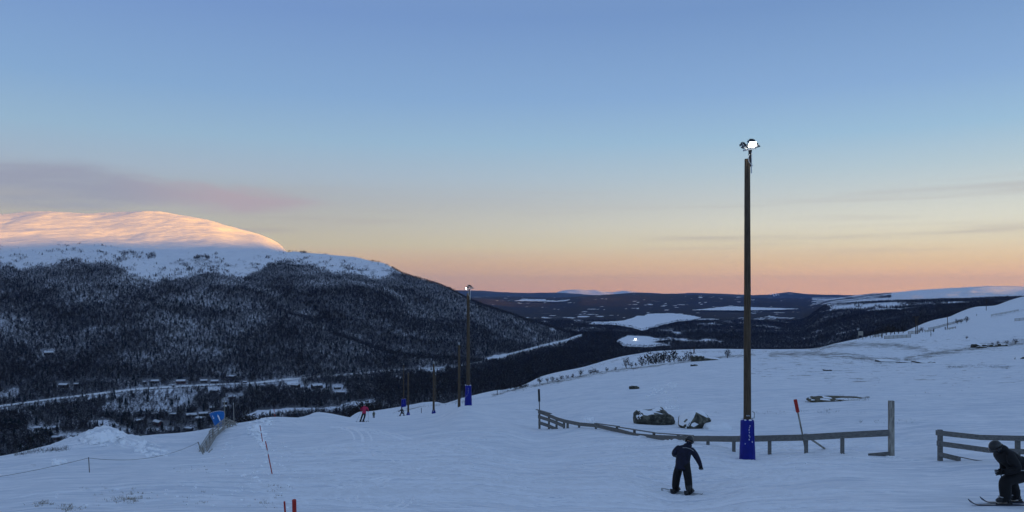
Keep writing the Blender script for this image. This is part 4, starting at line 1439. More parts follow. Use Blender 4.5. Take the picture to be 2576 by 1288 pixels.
def slat_panel(b0, b1, t0, t1, n, both):
    """horizontal slats between a lower edge b0-b1 and an upper edge t0-t1"""
    nrm = (b1 - b0).cross(t0 - b0).normalized()
    for i in range(n):
        f0, f1 = (i + .10) / n, (i + .48) / n
        for side, ph in ((1, 0), (-1, .5)) if both else ((1, 0),):
            g0, g1 = f0 + ph / n * .9, f1 + ph / n * .9
            if g1 > 1.05:
                continue
            e = rv(-.02, .06)
            A0, A1 = b0.lerp(t0, g0), b0.lerp(t0, g1)
            B0, B1 = b1.lerp(t1, g0 + rv(-.03, .03)), b1.lerp(t1, g1 + rv(-.03, .03))
            A0, A1 = A0 - (B0 - A0) * e, A1 - (B1 - A1) * e
            o_ = nrm * (.16 * side)
            th = nrm * .022
            vs = [A0 + o_ - th, B0 + o_ - th, B1 + o_ - th, A1 + o_ - th, A0 + o_ + th, B0 + o_ + th, B1 + o_ + th, A1 + o_ + th]
            mb = MB()
            mb.add([v - base for v in vs], [(0, 3, 2, 1), (4, 5, 6, 7), (0, 1, 5, 4), (1, 2, 6, 5), (2, 3, 7, 6), (3, 0, 4, 7)])
            mb.build('slat', M_GREYWOOD, sf)
    for k in np.linspace(.02, .98, 4):
        p = b0.lerp(b1, k)
        q = t0.lerp(t1, k)
        mb = MB()
        mb.tube([p - (q - p) * .3 - base, q + (q - p) * .05 - base], .045, 4)
        mb.build('upright', M_GREYWOOD, sf)


random.seed(5)
q0, q1, q2, q3 = at(514, 1146, 42.5), at(535, 1112, 50), at(573, 1084, 59), at(592, 1082, 63)
u0, u1, u2, u3 = at(508, 1125, 42.5), at(535, 1082, 50), at(571, 1051, 59), at(592, 1062, 63)
slat_panel(q0, q1, u0, u1, 4, True)
slat_panel(q1, q2, u1, u2, 5, True)
slat_panel(q2, q3, u2, u3, 4, True)
mb = MB()
for i in range(7):
    p = at(512 + rv(-4, 5), 1146 + rv(-6, 3), 42)
    d = Vector((rv(-.3, .3), rv(-.3, .3), rv(.1, .5)))
    mb.tube([p - base, p + d - base], .03, 4)
mb.build('broken_slats', M_GREYWOOD, sf)

tb = MB()
Dm = 64
rows = [(1.0, (526, 1041), (544, 1034.5), (562, 1034.5)), (.85, (528.5, 1046), (545, 1042), (564, 1042)), (.5, (534, 1057), (547.5, 1056), (562.5, 1056)), (.0, (543.5, 1079), (551, 1080), (560, 1080)), (-.4, (547, 1092), (552, 1094), (558, 1094))]
vs = []
for _, a, m_, c in rows:
    A, Mv, C = at(*a, Dm), at(*m_, Dm - .35), at(*c, Dm)
    for i in range(9):
        t_ = i / 8
        vs.append((1 - t_)**2 * A + 2 * t_ * (1 - t_) * (Mv * 2 - (A + C) / 2) + t_**2 * C)
base = gx(552, 64)
n9 = 9
back = [v + Vector((0, .09, 0)) for v in vs]
K = len(vs)
fs = []
for i in range(len(rows) - 1):
    for j in range(8):
        q = (i * n9 + j, i * n9 + j + 1, (i + 1) * n9 + j + 1, (i + 1) * n9 + j)
        fs.append(q[::-1])
        fs.append(tuple(k + K for k in q))
for j in range(8):
    fs.append((j, j + 1, j + 1 + K, j + K))
for i in range(len(rows) - 1):
    fs.append((i * n9, i * n9 + K, (i + 1) * n9 + K, (i + 1) * n9))
    fs.append((i * n9 + 8, (i + 1) * n9 + 8, (i + 1) * n9 + 8 + K, i * n9 + 8 + K))
tb.add([v - base for v in vs + back], fs)
bl = thing('padded_mat', 'bright blue funnel-shaped padded mat sticking up behind the slatted snow fence', 'padded mat', base)
o = tb.build('mat_body', M_MAT, bl, smooth=True)
sn = MB()
for i in range(8):
    p = vs[i].lerp(vs[i + 1], .5) - base
    ellipsoid(sn, p, (.09, .05, .02), n=6, k=2, noise=.2)
for x, y, w_, h_ in ((552, 1054, .05, .20), (549, 1047, .05, .12), (537, 1052, .05, .05), (535, 1047, .03, .05)):
    p = at(x, y, 63.55) - base
    ellipsoid(sn, p, (w_, .03, h_), Matrix.Rotation(-.35, 3, 'Y'), n=6, k=4, noise=.25)
sn.build('snow_scuffs', M_SNOWCAP, bl)

# -- boulders


def rock_mesh(name, s, seed, n=22, noise=.05, cuts=2):
    random.seed(seed)
    bm = bmesh.new()
    for i in range(n):
        v = Vector((random.gauss(0, 1), random.gauss(0, 1), random.gauss(0, 1))).normalized()
        p = Vector((abs(v.x)**.6 * math.copysign(1, v.x), abs(v.y)**.6 * math.copysign(1, v.y), abs(v.z)**.6 * math.copysign(1, v.z)))
        bm.verts.new((p.x * s[0] * .62, p.y * s[1] * .62, p.z * s[2] * .62))
    r = bmesh.ops.convex_hull(bm, input=bm.verts[:])
    bmesh.ops.delete(bm, geom=[g for g in r['geom_interior'] + r['geom_unused'] if isinstance(g, bmesh.types.BMVert)], context='VERTS')
    bmesh.ops.bevel(bm, geom=bm.edges[:], offset=min(s) * .05, segments=1, affect='EDGES')
    bmesh.ops.triangulate(bm, faces=bm.faces[:])
    bmesh.ops.subdivide_edges(bm, edges=bm.edges[:], cuts=cuts, use_grid_fill=True)
    m = min(s)
    co = np.array([v.co[:] for v in bm.verts])
    d = fbm(co[:, 0] / m * 2.2 + seed, co[:, 2] / m * 2.2 + co[:, 1] / m * 1.7, 4)
    bm.normal_update()
    for v, k in zip(bm.verts, d):
        v.co += v.normal * float(k) * m * noise * 2
    me = bpy.data.meshes.new(name)
    bm.to_mesh(me)
    bm.free()
    return me


def boulder(name, label, loc, s, seed, rz=0.0, tilt=(0, 0), snow=.55, bias=(0, 0, 0), cover=.05, n=22, group=None, parts=True):
    me = rock_mesh('rock', s, seed, n, .06, 5 if max(s) > 1.4 and abs(loc.x) < 40 and loc.y < 62 else 2)
    t = thing(name, label, 'rock', loc, rz, group) if parts else None
    ro = link('rock' if parts else name, me, M_ROCK, t)
    ro.rotation_euler = (tilt[0], tilt[1], 0 if parts else rz)
    if not parts:
        ro.location = loc
        tag(ro, label, 'rock', group)
    R = Matrix.Rotation(tilt[1], 3, 'Y') @ Matrix.Rotation(tilt[0], 3, 'X')
    bm = bmesh.new()
    bm.from_mesh(me)
    b = Vector(bias)
    m = min(s)
    kill = []
    for f in bm.faces:
        c = f.calc_center_median()
        nz = float(fbm(np.array([c.x / m * 2.5 + seed]), np.array([c.y / m * 2.5 + c.z / m]), 3)[0])
        if (R @ f.normal).dot((Vector((0, 0, 1)) + b).normalized()) + nz * .22 < snow:
            kill.append(f)
    bmesh.ops.delete(bm, geom=kill, context='FACES')
    if bm.faces:
        bm.normal_update()
        for v in bm.verts:
            v.co += v.normal * m * cover * (-0.25 if v.is_boundary else 1)
        sm = bpy.data.meshes.new('snow_cap')
        bm.to_mesh(sm)
        so = link('snow_cap', sm, M_SNOWCAP, ro, smooth=True)
    bm.free()
    return t or ro


boulder('boulder', 'large dark boulder tilted up to the right, snow on its left top', gx(1646, 48) + Vector((0, 0, .34)), (2.2, 1.4, 1.1), 41, 0, (.20, -.22), .84, (-.40, -.25, 0), .03, n=14)
boulder('boulder', 'pale snow-plastered boulder to the right of the dark tilted one', gx(1746, 45) + Vector((0, 0, .30)), (1.55, 1.15, 1.25), 12, .3, (.12, .12), .56, (-.25, -.45, 0), .03, n=18)
boulder('boulder', 'low snowdrifted stone right of the snow-plastered boulder', gx(1802, 44.5), (1.25, 1.0, .55), 23, 0, (0, 0), -.6, (0, -.3, 0), .12)
boulder('boulder', 'small flat dark stone alone on the smooth snow below the crest bushes', gx(1595, 88) + Vector((0, 0, .08)), (.95, .7, .55), 31, 0, (0, 0), .8)
boulder('boulder', 'dark boulder with steep left side on the crest below the short pole', gx(1756, 150) + Vector((0, 0, .2)), (2.2, 2.2, 2.0), 55, 0, (0, -.2), .55, (.3, -.3, 0))
boulder('boulder', 'long flat rock ledge joined to the right of the crest boulder', gx(1783, 150), (3.6, 2.4, 1.1), 56, 0, (0, .05), .5, (0, -.4, 0))
boulder('boulder', 'small scrubby stone on the slope right of the crest boulder', gx(1746, 128), (1.0, .7, .5), 57, 0, (0, 0), .7)
for i, (x, D, w, h, lb) in enumerate(((2080, 108, 1.1, .35, 'little flat stone on open snow right of the lamp pole'), (2324, 135, 3.2, .5, 'low dark rock hump in the middle of the right-hand slope'), (2277, 140, 2.4, .35, 'thin flat rock left of the low rock hump'),
                                         (2227, 145, 3.4, .6, 'dark arched rock rib on the right-hand slope'), (2571, 130, 1.8, .5, 'dark stone at the extreme right on open snow'), (2458, 210, 2.6, 1.5, 'largest dark stone of the heap at upper right'),
                                         (2469, 205, 2.0, 1.1, 'round dark stone beside the largest of the heap'), (2478, 214, 1.7, 1.0, 'top dark stone of the heap at upper right'), (2500, 210, 1.6, .9, 'outlying dark stone right of the heap'), (2520, 208, 2.2, 1.1, 'broad dark stone between heap and twiggy bushes'))):
    boulder('boulder', lb, gx(x, D) + Vector((0, 0, h * .1)), (w, w * .8, h), 70 + i, 0, (0, 0), .62, (0, 0, 0), n=16)
oc = boulder('bedrock_outcrop', 'long low grassy hump of bare ground breaking through snow behind the red-sleeved stake', gx(2122, 61) + Vector((0, 0, -.05)), (4.6, 2.6, .40), 91, 0, (0, 0), .93, (0, -.2, 0), .02, n=30)
oc.children[0].data.materials[0] = M_HUMP
mb = MB()
random.seed(17)
for i in range(170):
    dx, dy = random.gauss(0, 1.0), random.gauss(0, .55)
    mb_p = Vector((dx, dy, .16 - .035 * dx * dx))
    for q in range(5):
        b2 = mb_p + Vector((rv(-.1, .1), rv(-.1, .1), -.05))
        tp = b2 + Vector((rv(-.10, .10), rv(-.06, .06), rv(.06, .17)))
        mb.add([b2 - Vector((.012, 0, 0)), b2 + Vector((.012, 0, 0)), tp], [(0, 1, 2)])
o_ = mb.build('grass_tufts', M_STRAW, oc)
o_['kind'] = 'stuff'

# -- people


def skin_body(name, J, E, mats, parent, sub=2):
    """one continuous body: J = joints {name: (pos, radius)}, E = bones (a, b, material index)"""
    names = list(J)
    idx = {k: i for i, k in enumerate(names)}
    me = bpy.data.meshes.new(name)
    me.from_pydata([J[k][0] for k in names], [(idx[a], idx[b]) for a, b, _ in E], [])
    o = bpy.data.objects.new(name, me)
    COL.objects.link(o)
    sk = o.modifiers.new('skin', 'SKIN')
    sk.branch_smoothing = .4
    for i, k in enumerate(names):
        r = J[k][1]
        me.skin_vertices[0].data[i].radius = r if isinstance(r, tuple) else (r, r)
        me.skin_vertices[0].data[i].use_root = (k == 'pelvis')
    sb = o.modifiers.new('sub', 'SUBSURF')
    sb.levels = sub
    dg = bpy.context.evaluated_depsgraph_get()
    dg.update()
    nm = bpy.data.meshes.new_from_object(o.evaluated_get(dg))
    bpy.data.objects.remove(o)
    bpy.data.meshes.remove(me)
    nm.name = name
    P = np.array([np.array(p.center[:]) for p in nm.polygons])
    best, mi = np.full(len(P), 1e9), np.zeros(len(P), int)
    for a, b, m in E:
        A, B = np.array(J[a][0]), np.array(J[b][0])
        t_ = np.clip(((P - A) @ (B - A)) / ((B - A) @ (B - A) + 1e-9), 0, 1)
        r = np.array([J[a][1] if not isinstance(J[a][1], tuple) else J[a][1][0]])[0]
        d = np.linalg.norm(P - A - t_[:, None] * (B - A), axis=1) - .5 * r
        w = d < best
        best[w], mi[w] = d[w], m
    nm.materials.clear()
    for m in mats:
        nm.materials.append(m)
    nm.polygons.foreach_set('material_index', mi.astype(np.int32))
    return link(name, nm, (), parent, smooth=True)


BONES = [('pelvis', 'waist', 0), ('waist', 'chest', 0), ('chest', 'neck', 0), ('neck', 'head', 2), ('head', 'crown', 2),
         ('chest', 'shl', 0), ('shl', 'ell', 0), ('ell', 'wrl', 0), ('wrl', 'hal', 3), ('chest', 'shr', 0), ('shr', 'elr', 0), ('elr', 'wrr', 0), ('wrr', 'har', 3),
         ('pelvis', 'hil', 1), ('hil', 'knl', 1), ('knl', 'anl', 1), ('anl', 'tol', 1), ('pelvis', 'hir', 1), ('hir', 'knr', 1), ('knr', 'anr', 1), ('anr', 'tor', 1)]
RAD = dict(pelvis=.155, waist=.16, chest=.165, neck=.07, head=.085, crown=.07, shl=.088, shr=.088, ell=.066, elr=.066, wrl=.052, wrr=.052, hal=.040, har=.040,
           hil=.112, hir=.112, knl=.085, knr=.085, anl=.075, anr=.075, tol=.05, tor=.05)


def boot(parent, ankle, toe, m=M_BOOT, h=.24):
    a, t_ = Vector(ankle), Vector(toe)
    d = t_ - a
    d.z = 0
    d = d.normalized() if d.length > 1e-4 else Vector((0, -1, 0))
    mb = MB()
    heel = Vector((a.x, a.y, min(a.z, t_.z + .09)))
    sole = heel.z - .09
    mb.tube([Vector((heel.x, heel.y, sole + h)) - d * .01, Vector((heel.x, heel.y, sole + .12)), Vector((heel.x, heel.y, sole + .05)) - d * .02], [.078, .075, .07], 10)
    mb.tube([Vector((heel.x, heel.y, sole + .06)) - d * .085, Vector((heel.x, heel.y, sole + .07)) + d * .03, Vector((heel.x, heel.y, sole + .06)) + d * .16, Vector((heel.x, heel.y, sole + .045)) + d * .215], [.05, .068, .055, .03], 10)
    o = mb.build('boot', m, parent, smooth=True)
    s = MB()
    for k in (.05, .12):
        c = Vector((heel.x, heel.y, sole + .085)) + d * k
        n_ = Vector((-d.y, d.x, 0))
        s.box(c + Vector((0, 0, .04)), (.03, .13, .02), Matrix.Rotation(math.atan2(d.y, d.x), 3, 'Z'))
    s.build('buckle', M_GREYTRIM, o)
    return o


def add_hand(J, E, w, h, side, k=1.0, m=3, curl=1.0):
    """palm with four bent fingers of unequal length and a thumb leaving its side"""
    W, H = Vector(J[w][0]), Vector(J[h][0])
    d = (H - W).normalized()
    s = d.cross(Vector((0, -1, 0)))
    s = s.normalized() if s.length > .1 else Vector((1, 0, 0))
    c = d.cross(s).normalized()
    for i, L in enumerate((.070, .078, .072, .056)):
        o_ = (i - 1.5) * .020 * k
        for j, (f, b_, r) in enumerate(((.012, 0.0, .013), ((.5 * L / .07 * .075) / curl, .014 * curl * curl, .0125), ((L + .03) / curl**1.6, .038 * curl * curl**.6, .011))):
            J['%s_f%d%d' % (h, i, j)] = (H + s * o_ * (1 + .2 * j) + d * f * k + c * b_ * side * k, r * k)
        E.append((h, '%s_f%d0' % (h, i), m))
        E.append(('%s_f%d0' % (h, i), '%s_f%d1' % (h, i), m))
        E.append(('%s_f%d1' % (h, i), '%s_f%d2' % (h, i), m))
    mid = W.lerp(H, .55)
    J[h + '_t0'] = (mid + s * .040 * side * k + d * .01, .015 * k)
    J[h + '_t1'] = (mid + s * .062 * side * k + d * .055 * k + c * .012, .0125 * k)
    E.append((h, h + '_t0', m))
    E.append((h + '_t0', h + '_t1', m))


def helmet(parent, c, face, r=.125, m=M_HELMET, strap=None, up=Vector((0, 0, 1))):
    f = Vector(face).normalized()
    u = (up - f * f.dot(up)).normalized()
    R = Matrix((f.cross(u).normalized(), f, u)).transposed()
    mb = MB()
    ellipsoid(mb, (0, 0, 0), (r * .90, r * 1.10, r * 1.02), n=18, k=9, z0=-.25)
    mb.tube([Vector((math.cos(a) * r * .90, math.sin(a) * r * 1.10, -.25 * r)) for a in np.linspace(0, 2 * math.pi, 25)], r * .05, 6, caps=False)
    for sx in (-1, 1):
        ellipsoid(mb, (sx * r * .82, -.0, -.45 * r), (r * .18, r * .42, r * .45), n=10, k=8)
    o = mb.build('helmet', m, parent, smooth=True)
    o.matrix_local = Matrix.Translation(c) @ R.to_4x4()
    g = MB()
    N_ = 12
    for sgn in (1,):
        pts_ = [(math.sin(a) * r * .86, math.cos(a) * r * 1.02, -.36 * r) for a in np.linspace(-1.0, 1.0, N_)]
        g.tube(pts_, [r * .14] + [r * .26] * (N_ - 2) + [r * .14], 8)
    go = g.build('goggles', M_GOGGLE, o, smooth=True)
    s = MB()
    s.tube([(math.sin(a) * r * .94, -math.cos(a) * r * 1.14, -.12 * r) for a in np.linspace(-2.0, 2.0, 16)], r * .10, 6)
    s.build('goggle_strap', strap or M_BLACKCLOTH, o, smooth=True)
    return o


def hem_skirt(parent, c0, c1, r0, r1, m, name='jacket_hem', sq=.78, yaw=0.0):
    """flared lower edge of a jacket round the hips"""
    mb = MB()
    c0, c1 = Vector(c0), Vector(c1)
    n = 18
    R = Matrix.Rotation(yaw, 3, 'Z')
    rings = []
    for k in range(6):
        t_ = k / 5
        c = c0.lerp(c1, t_)
        r = r0 + (r1 - r0) * t_
        rings.append([c + R @ Vector((math.cos(a) * r * (1 + .04 * math.sin(3 * a + 4 * t_)), math.sin(a) * r * sq * (1 + .05 * math.cos(4 * a)), 0)) for a in np.linspace(0, 2 * math.pi, n, endpoint=False)])
    rings.append([c1 + (p - c1) * .88 + Vector((0, 0, .02)) for p in rings[-1]])
    vs = [p for r in rings for p in r]
    fs = [(i * n + j, i * n + (j + 1) % n, (i + 1) * n + (j + 1) % n, (i + 1) * n + j) for i in range(6) for j in range(n)]
    mb.add(vs, [f[::-1] for f in fs])
    return mb.build(name, m, parent, smooth=True)


def person(name, label, loc, pose, mats, face, hands=False, group=None, rz=0.0, scale=1.0, hem=None, head_r=.125, rads=None, strap=None, boots=True, hand_k=1.15, hood=None, curl=1.15):
    t = thing(name, label, 'person', loc, rz, group)
    R_ = dict(RAD)
    R_.update(rads or {})
    J = {k: (Vector(pose[k]), R_[k]) for k in R_}
    E = list(BONES)
    if hands:
        add_hand(J, E, 'wrl', 'hal', -1, hand_k, 3, curl)
        add_hand(J, E, 'wrr', 'har', 1, hand_k, 3, curl)
    skin_body('body', J, E, mats, t)
    c = Vector(pose['head']).lerp(Vector(pose['crown']), .75)
    helmet(t, c, face, head_r, strap=strap, up=(Vector(pose['crown']) - Vector(pose['head'])).normalized())
    if hem:
        hem_skirt(t, *hem)
    if hood:
        mb = MB()
        ellipsoid(mb, hood[0], hood[1], n=14, k=10)
        mb.build('collar', mats[0], t, smooth=True)
    if boots:
        boot(t, pose['anl'], pose['tol'])
        boot(t, pose['anr'], pose['tor'])
    if scale != 1:
        t.scale = (scale,) * 3
    return t


def slope_dir(p, d, L=.7):
    """unit vector along the snow from p in ground direction d"""
    d = Vector((d[0], d[1], 0)).normalized()
    a, b_ = p - d * L, p + d * L
    return (Vector((b_.x, b_.y, G.base([b_.x], [b_.y])[0])) - Vector((a.x, a.y, G.base([a.x], [a.y])[0]))).normalized()


def plank_glider(name, label, cat, p, fwd, L, w0, w1, tip, mt, group=None, twin=False, th=.018, roll=0.0):
    """ski or snowboard: waisted sole with a rounded upturned tip (and tail)"""
    n = 22
    prof = []
    for i in range(n + 1):
        s = -L / 2 + L * i / n
        u = abs(s) / (L / 2)
        w = w0 + (w1 - w0) * u * u
        e = (L / 2 - s) if (s > 0 or not twin) else (s + L / 2)
        w *= min(1.0, math.sqrt(max(0.0, e / (w1 * .9))) + .18) if e < w1 * .9 else 1
        e2 = (L / 2 - s)
        z = tip * max(0, 1 - e2 / (L * .14))**2
        if twin:
            z = max(z, tip * max(0, 1 - (s + L / 2) / (L * .14))**2)
        prof.append((s, w / 2, z))
    mb = MB()
    vs, fs = [], []
    for s, w, z in prof:
        vs += [(s, -w, z), (s, w, z), (s, w, z + th), (s, -w, z + th)]
    for i in range(n):
        a = i * 4
        for j in range(4):
            fs.append((a + j, a + (j + 1) % 4, a + 4 + (j + 1) % 4, a + 4 + j))
    fs.append((3, 2, 1, 0))
    fs.append((n * 4, n * 4 + 1, n * 4 + 2, n * 4 + 3))
    mb.add(vs, [f[::-1] for f in fs])
    t = thing(name, label, cat, p, 0, group)
    f = fwd.normalized()
    side = Vector((0, 0, 1)).cross(f).normalized()
    up = f.cross(side)
    Rm = Matrix((f, side, up)).transposed() @ Matrix.Rotation(roll, 3, 'X')
    t.rotation_euler = Rm.to_euler()
    o = mb.build('deck', mt, t)
    for q in ((-.26, .26) if twin else (0.0,)):
        b_ = MB()
        b_.box((q, 0, th + .018), (.10 if twin else .34, w0 * .95, .03))
        b_.box((q - (.0 if twin else .12), 0, th + .05), (.05, w0 * .8, .05))
        if twin:
            b_.box((q, -w0 * .42, th + .10), (.15, .03, .12), taper=.7)
        b_.build('binding', M_BOOT, t)
    return t


# the snowboarder in the middle foreground, seen from behind
P0 = gx(1716.5, 23)
fw = Vector((.62, -.785, 0))
toe = Vector((.785, .62, 0))
sd = slope_dir(P0, fw)
fl, fr = -sd * .27, sd * .25
zc_ = lambda v: Vector(v)
lift = Vector((0, 0, .05))
pose = dict(pelvis=(.01, .02, .87), waist=(.02, .03, 1.03), chest=(.075, .04, 1.24), neck=(.175, .05, 1.44), head=(.215, .06, 1.535), crown=(.235, .06, 1.62),
            shl=(-.085, .12, 1.355), ell=(-.205, .15, 1.19), wrl=(-.165, .36, 1.08), hal=(-.12, .44, 1.06),
            shr=(.285, -.02, 1.31), elr=(.42, -.06, 1.09), wrr=(.515, -.05, .885), har=(.54, -.04, .80),
            hil=(-.075, .07, .80), knl=(-.135, .16, .50), anl=fl + lift + Vector((0, 0, .10)), tol=fl + lift + toe * .12 + Vector((0, 0, .03)),
            hir=(.105, -.02, .79), knr=(.165, -.02, .49), anr=fr + lift + Vector((0, 0, .10)), tor=fr + lift + toe * .12 + Vector((0, 0, .03)))
sb = person('person', 'snowboarder in navy jacket and black trousers riding away past the fence, right arm out', P0, pose, [M_NAVY, M_BLACKCLOTH, M_SKIN, M_BLACKCLOTH], (.62, .72, -.3), True,
            hem=((.02, .03, 1.02), (.005, .02, .77), .20, .222, M_NAVY), rads=dict(waist=.195, chest=.205, pelvis=.175, shl=.115, shr=.115, ell=.090, elr=.090, wrl=.068, wrr=.068, hil=.15, hir=.15, knl=.125, knr=.125, anl=.115, anr=.115), hood=((.165, .05, 1.42), (.13, .11, .085)))
st = MB()
st.tube([(-.02, -.135, 1.40), (.09, -.165, 1.405), (.20, -.165, 1.37), (.30, -.145, 1.305)], .007, 5)
st.build('reflective_piping', M_GREYTRIM, sb)
plank_glider('snowboard', 'pale snowboard under the boots of the navy-jacketed rider', 'snowboard', P0 + Vector((0, 0, .015)), sd, 1.52, .25, .30, .09, M_BOARDTOP, twin=True, roll=.28, th=.024)

# the skier crouching at the right edge
P1 = at(2516.5, 1271, 17)
P1.z = G.z(P1.x, P1.y)
fwd = Vector((-1, -.10, 0))
sf1 = slope_dir(P1, fwd)
off = Vector((.50, .38, 0))
off.z = G.z(P1.x + off.x, P1.y + off.y) - P1.z
pose = dict(pelvis=(.60, .17, .72), waist=(.46, .16, .87), chest=(.23, .14, 1.01), neck=(.08, .12, 1.16), head=(-.01, .11, 1.215), crown=(-.05, .11, 1.28),
            shl=(.13, -.07, 1.10), ell=(.30, -.16, .83), wrl=(.07, -.12, .76), hal=(-.015, -.10, .77),
            shr=(.15, .34, 1.06), elr=(.36, .42, .82), wrr=(.26, .33, .68), har=(.20, .30, .66),
            hil=(.57, .04, .66), knl=(.075, -.02, .55), anl=(.12, 0, .16), tol=(-.02, -.01, .08),
            hir=(.62, .31, .66), knr=(.44, .37, .50), anr=off + Vector((.08, 0, .16)), tor=off + Vector((-.06, -.01, .08)))
person('person', 'skier all in black crouching in a tuck at the right edge of the picture', P1, pose, [M_BLACKCLOTH, M_BLACKCLOTH, M_SKIN, M_BLACKCLOTH], (-.93, -.05, -.42), True,
       hem=((.44, .16, .90), (.60, .17, .60), .25, .28, M_BLACKCLOTH), rads=dict(chest=.245, waist=.255, pelvis=.23, shl=.135, shr=.135, ell=.105, elr=.105, wrl=.08, wrr=.08, hil=.175, hir=.175, knl=.145, knr=.145, anl=.125, anr=.125, neck=.11),
       head_r=.128, hand_k=1.3, curl=1.6, hood=((.09, .12, 1.20), (.15, .14, .10)))
plank_glider('ski', 'near dark ski with upturned tip under the crouching black-clad skier', 'ski', P1 + Vector((.08, 0, .01)), sf1, 1.66, .072, .105, .12, M_SKITOP, 'skis of the crouching skier')
plank_glider('ski', 'far dark ski behind the near one of the crouching black-clad skier', 'ski', P1 + off + Vector((.06, 0, .01)), sf1, 1.66, .072, .105, .12, M_SKITOP, 'skis of the crouching skier')


def ski_pole(label, hand, tip, strap=True, r=.009, group=None):
    t = thing('ski_pole', label, 'ski pole', hand, 0, group)
    d = tip - hand
    mb = MB()
    mb.tube([d * .0, d], r, 6)
    mb.build('shaft', M_STEEL, t)
    g = MB()
    g.tube([-d.normalized() * .07, d.normalized() * .10], r * 2.0, 8)
    g.build('grip', M_BLACKMETAL, t)
    b_ = MB()
    b_.tube([d * .955, d * .96], .045, 10)
    b_.build('basket', M_BLACKMETAL, t)
    if strap:
        s = MB()
        s.tube([(-.03, -.01, .02), (-.055, -.02, -.03), (-.03, -.03, -.10), (-.012, -.03, -.16), (-.05, -.03, -.20), (-.06, -.03, -.225)], .012, 6)
        s.build('strap', M_BLACKCLOTH, t)
    return t


hd = P1 + Vector((-.03, -.10, .77))
ski_pole('ski pole tucked under the near arm of the crouching skier, strap dangling', hd, hd + Vector((1.10, -.12, .06)))
hd = P1 + Vector((.18, .30, .66))
ski_pole('ski pole tucked under the far arm of the crouching skier', hd, hd + Vector((1.10, .14, .06)), False)

# the skier in the crimson jacket further down
P2 = gx(911, 77)
d77 = lambda cx, cy, y=0.0: Vector(((cx - 390) * .00243, y, (905 - cy) * .00243))
pose = dict(pelvis=d77(462, 560, .05), waist=d77(465, 480, .05), chest=d77(472, 370, .02), neck=d77(480, 280, 0), head=d77(481, 245, 0), crown=d77(482, 205, 0),
            shl=d77(385, 310, 0), ell=d77(338, 400, .05), wrl=d77(345, 470, .2), hal=d77(340, 485, .27), shr=d77(570, 310, 0), elr=d77(622, 400, .05), wrr=d77(612, 470, .2), har=d77(610, 485, .27),
            hil=d77(420, 570, .05), knl=d77(360, 720, .12), anl=d77(322, 868, 0), tol=d77(335, 885, .14), hir=d77(510, 570, .05), knr=d77(475, 720, .12), anr=d77(430, 868, 0), tor=d77(448, 885, .14))
person('person', 'skier in crimson jacket and black trousers gliding away at the crest', P2, pose, [M_PINK, M_BLACKCLOTH, M_SKIN, M_BLACKCLOTH], (.1, 1, -.1), False, strap=M_WHITEP,
       hem=(d77(465, 480, .05), d77(460, 555, .05), .19, .205, M_PINK), rads=dict(chest=.185, waist=.17, shl=.105, shr=.105, ell=.08, elr=.08))
for dx, gname in ((-.17, 'left'), (.10, 'right')):
    q = P2 + Vector((dx, .05, 0))
    q.z = G.z(q.x, q.y) + .02
    plank_glider('ski', '%s ski of the crimson-jacketed skier' % gname, 'ski', q, slope_dir(q, (.35, 1)), 1.6, .07, .10, .10, M_SKITOP, 'skis of the crimson-jacketed skier')
for h_, tp, gname in (('hal', d77(165, 885, -.3), 'left'), ('har', d77(672, 885, -.3), 'right')):
    ski_pole('ski pole trailing from the %s hand of the crimson-jacketed skier' % gname, P2 + Vector(pose[h_]), P2 + tp, False, .014)

STAND = dict(pelvis=(0, 0, .90), waist=(0, .0, 1.05), chest=(0, .01, 1.28), neck=(0, .02, 1.47), head=(0, .03, 1.56), crown=(0, .03, 1.64),
             shl=(-.19, .01, 1.39), ell=(-.27, .0, 1.12), wrl=(-.24, .10, .90), hal=(-.23, .13, .82), shr=(.19, .01, 1.39), elr=(.27, .0, 1.12), wrr=(.24, .10, .90), har=(.23, .13, .82),
             hil=(-.09, 0, .84), knl=(-.11, .04, .48), anl=(-.12, 0, .10), tol=(-.13, .15, .04), hir=(.09, 0, .84), knr=(.11, .04, .48), anr=(.12, 0, .10), tor=(.13, .15, .04))
KNEEL = dict(pelvis=(0, 0, .50), waist=(.0, 0, .66), chest=(-.02, 0, .90), neck=(-.02, 0, 1.12), head=(-.02, 0, 1.20), crown=(-.02, 0, 1.28),
             shl=(-.17, 0, 1.02), ell=(-.30, .0, .80), wrl=(-.50, 0, .73), hal=(-.60, 0, .70), shr=(.15, 0, 1.02), elr=(.27, 0, .75), wrr=(.32, .05, .52), har=(.33, .06, .45),
             hil=(-.10, 0, .47), knl=(-.22, .18, .30), anl=(-.27, .0, .10), tol=(-.36, .05, .04), hir=(.10, 0, .47), knr=(.30, .10, .34), anr=(.33, 0, .10), tor=(.43, .03, .04))
q = gx(940.5, 152)
person('person', 'small dark skier with raised pole beyond the crimson-jacketed one', q, STAND, [M_GREENJ, M_BLACKCLOTH, M_SKIN, M_BLACKCLOTH], (.3, 1, 0), False, rz=.4, scale=.86, head_r=.115, boots=True)
ski_pole('pole held out by the small dark skier on the crest', q + Vector((-.2, 0, .95)), q + Vector((-.35, -.1, .05)), False, .02)
q = gx(1011, 123)
person('person', 'dark snowboarder kneeling on the crest beside a bare pole, one arm out', q, KNEEL, [M_BLACKCLOTH, M_BLACKCLOTH, M_SKIN, M_BLACKCLOTH], (-.2, -1, 0), False)
plank_glider('snowboard', 'dark snowboard under the kneeling rider on the crest', 'snowboard', q + Vector((.05, 0, .02)), slope_dir(q, (1, -.15)), 1.5, .25, .29, .08, M_BASE, twin=True)
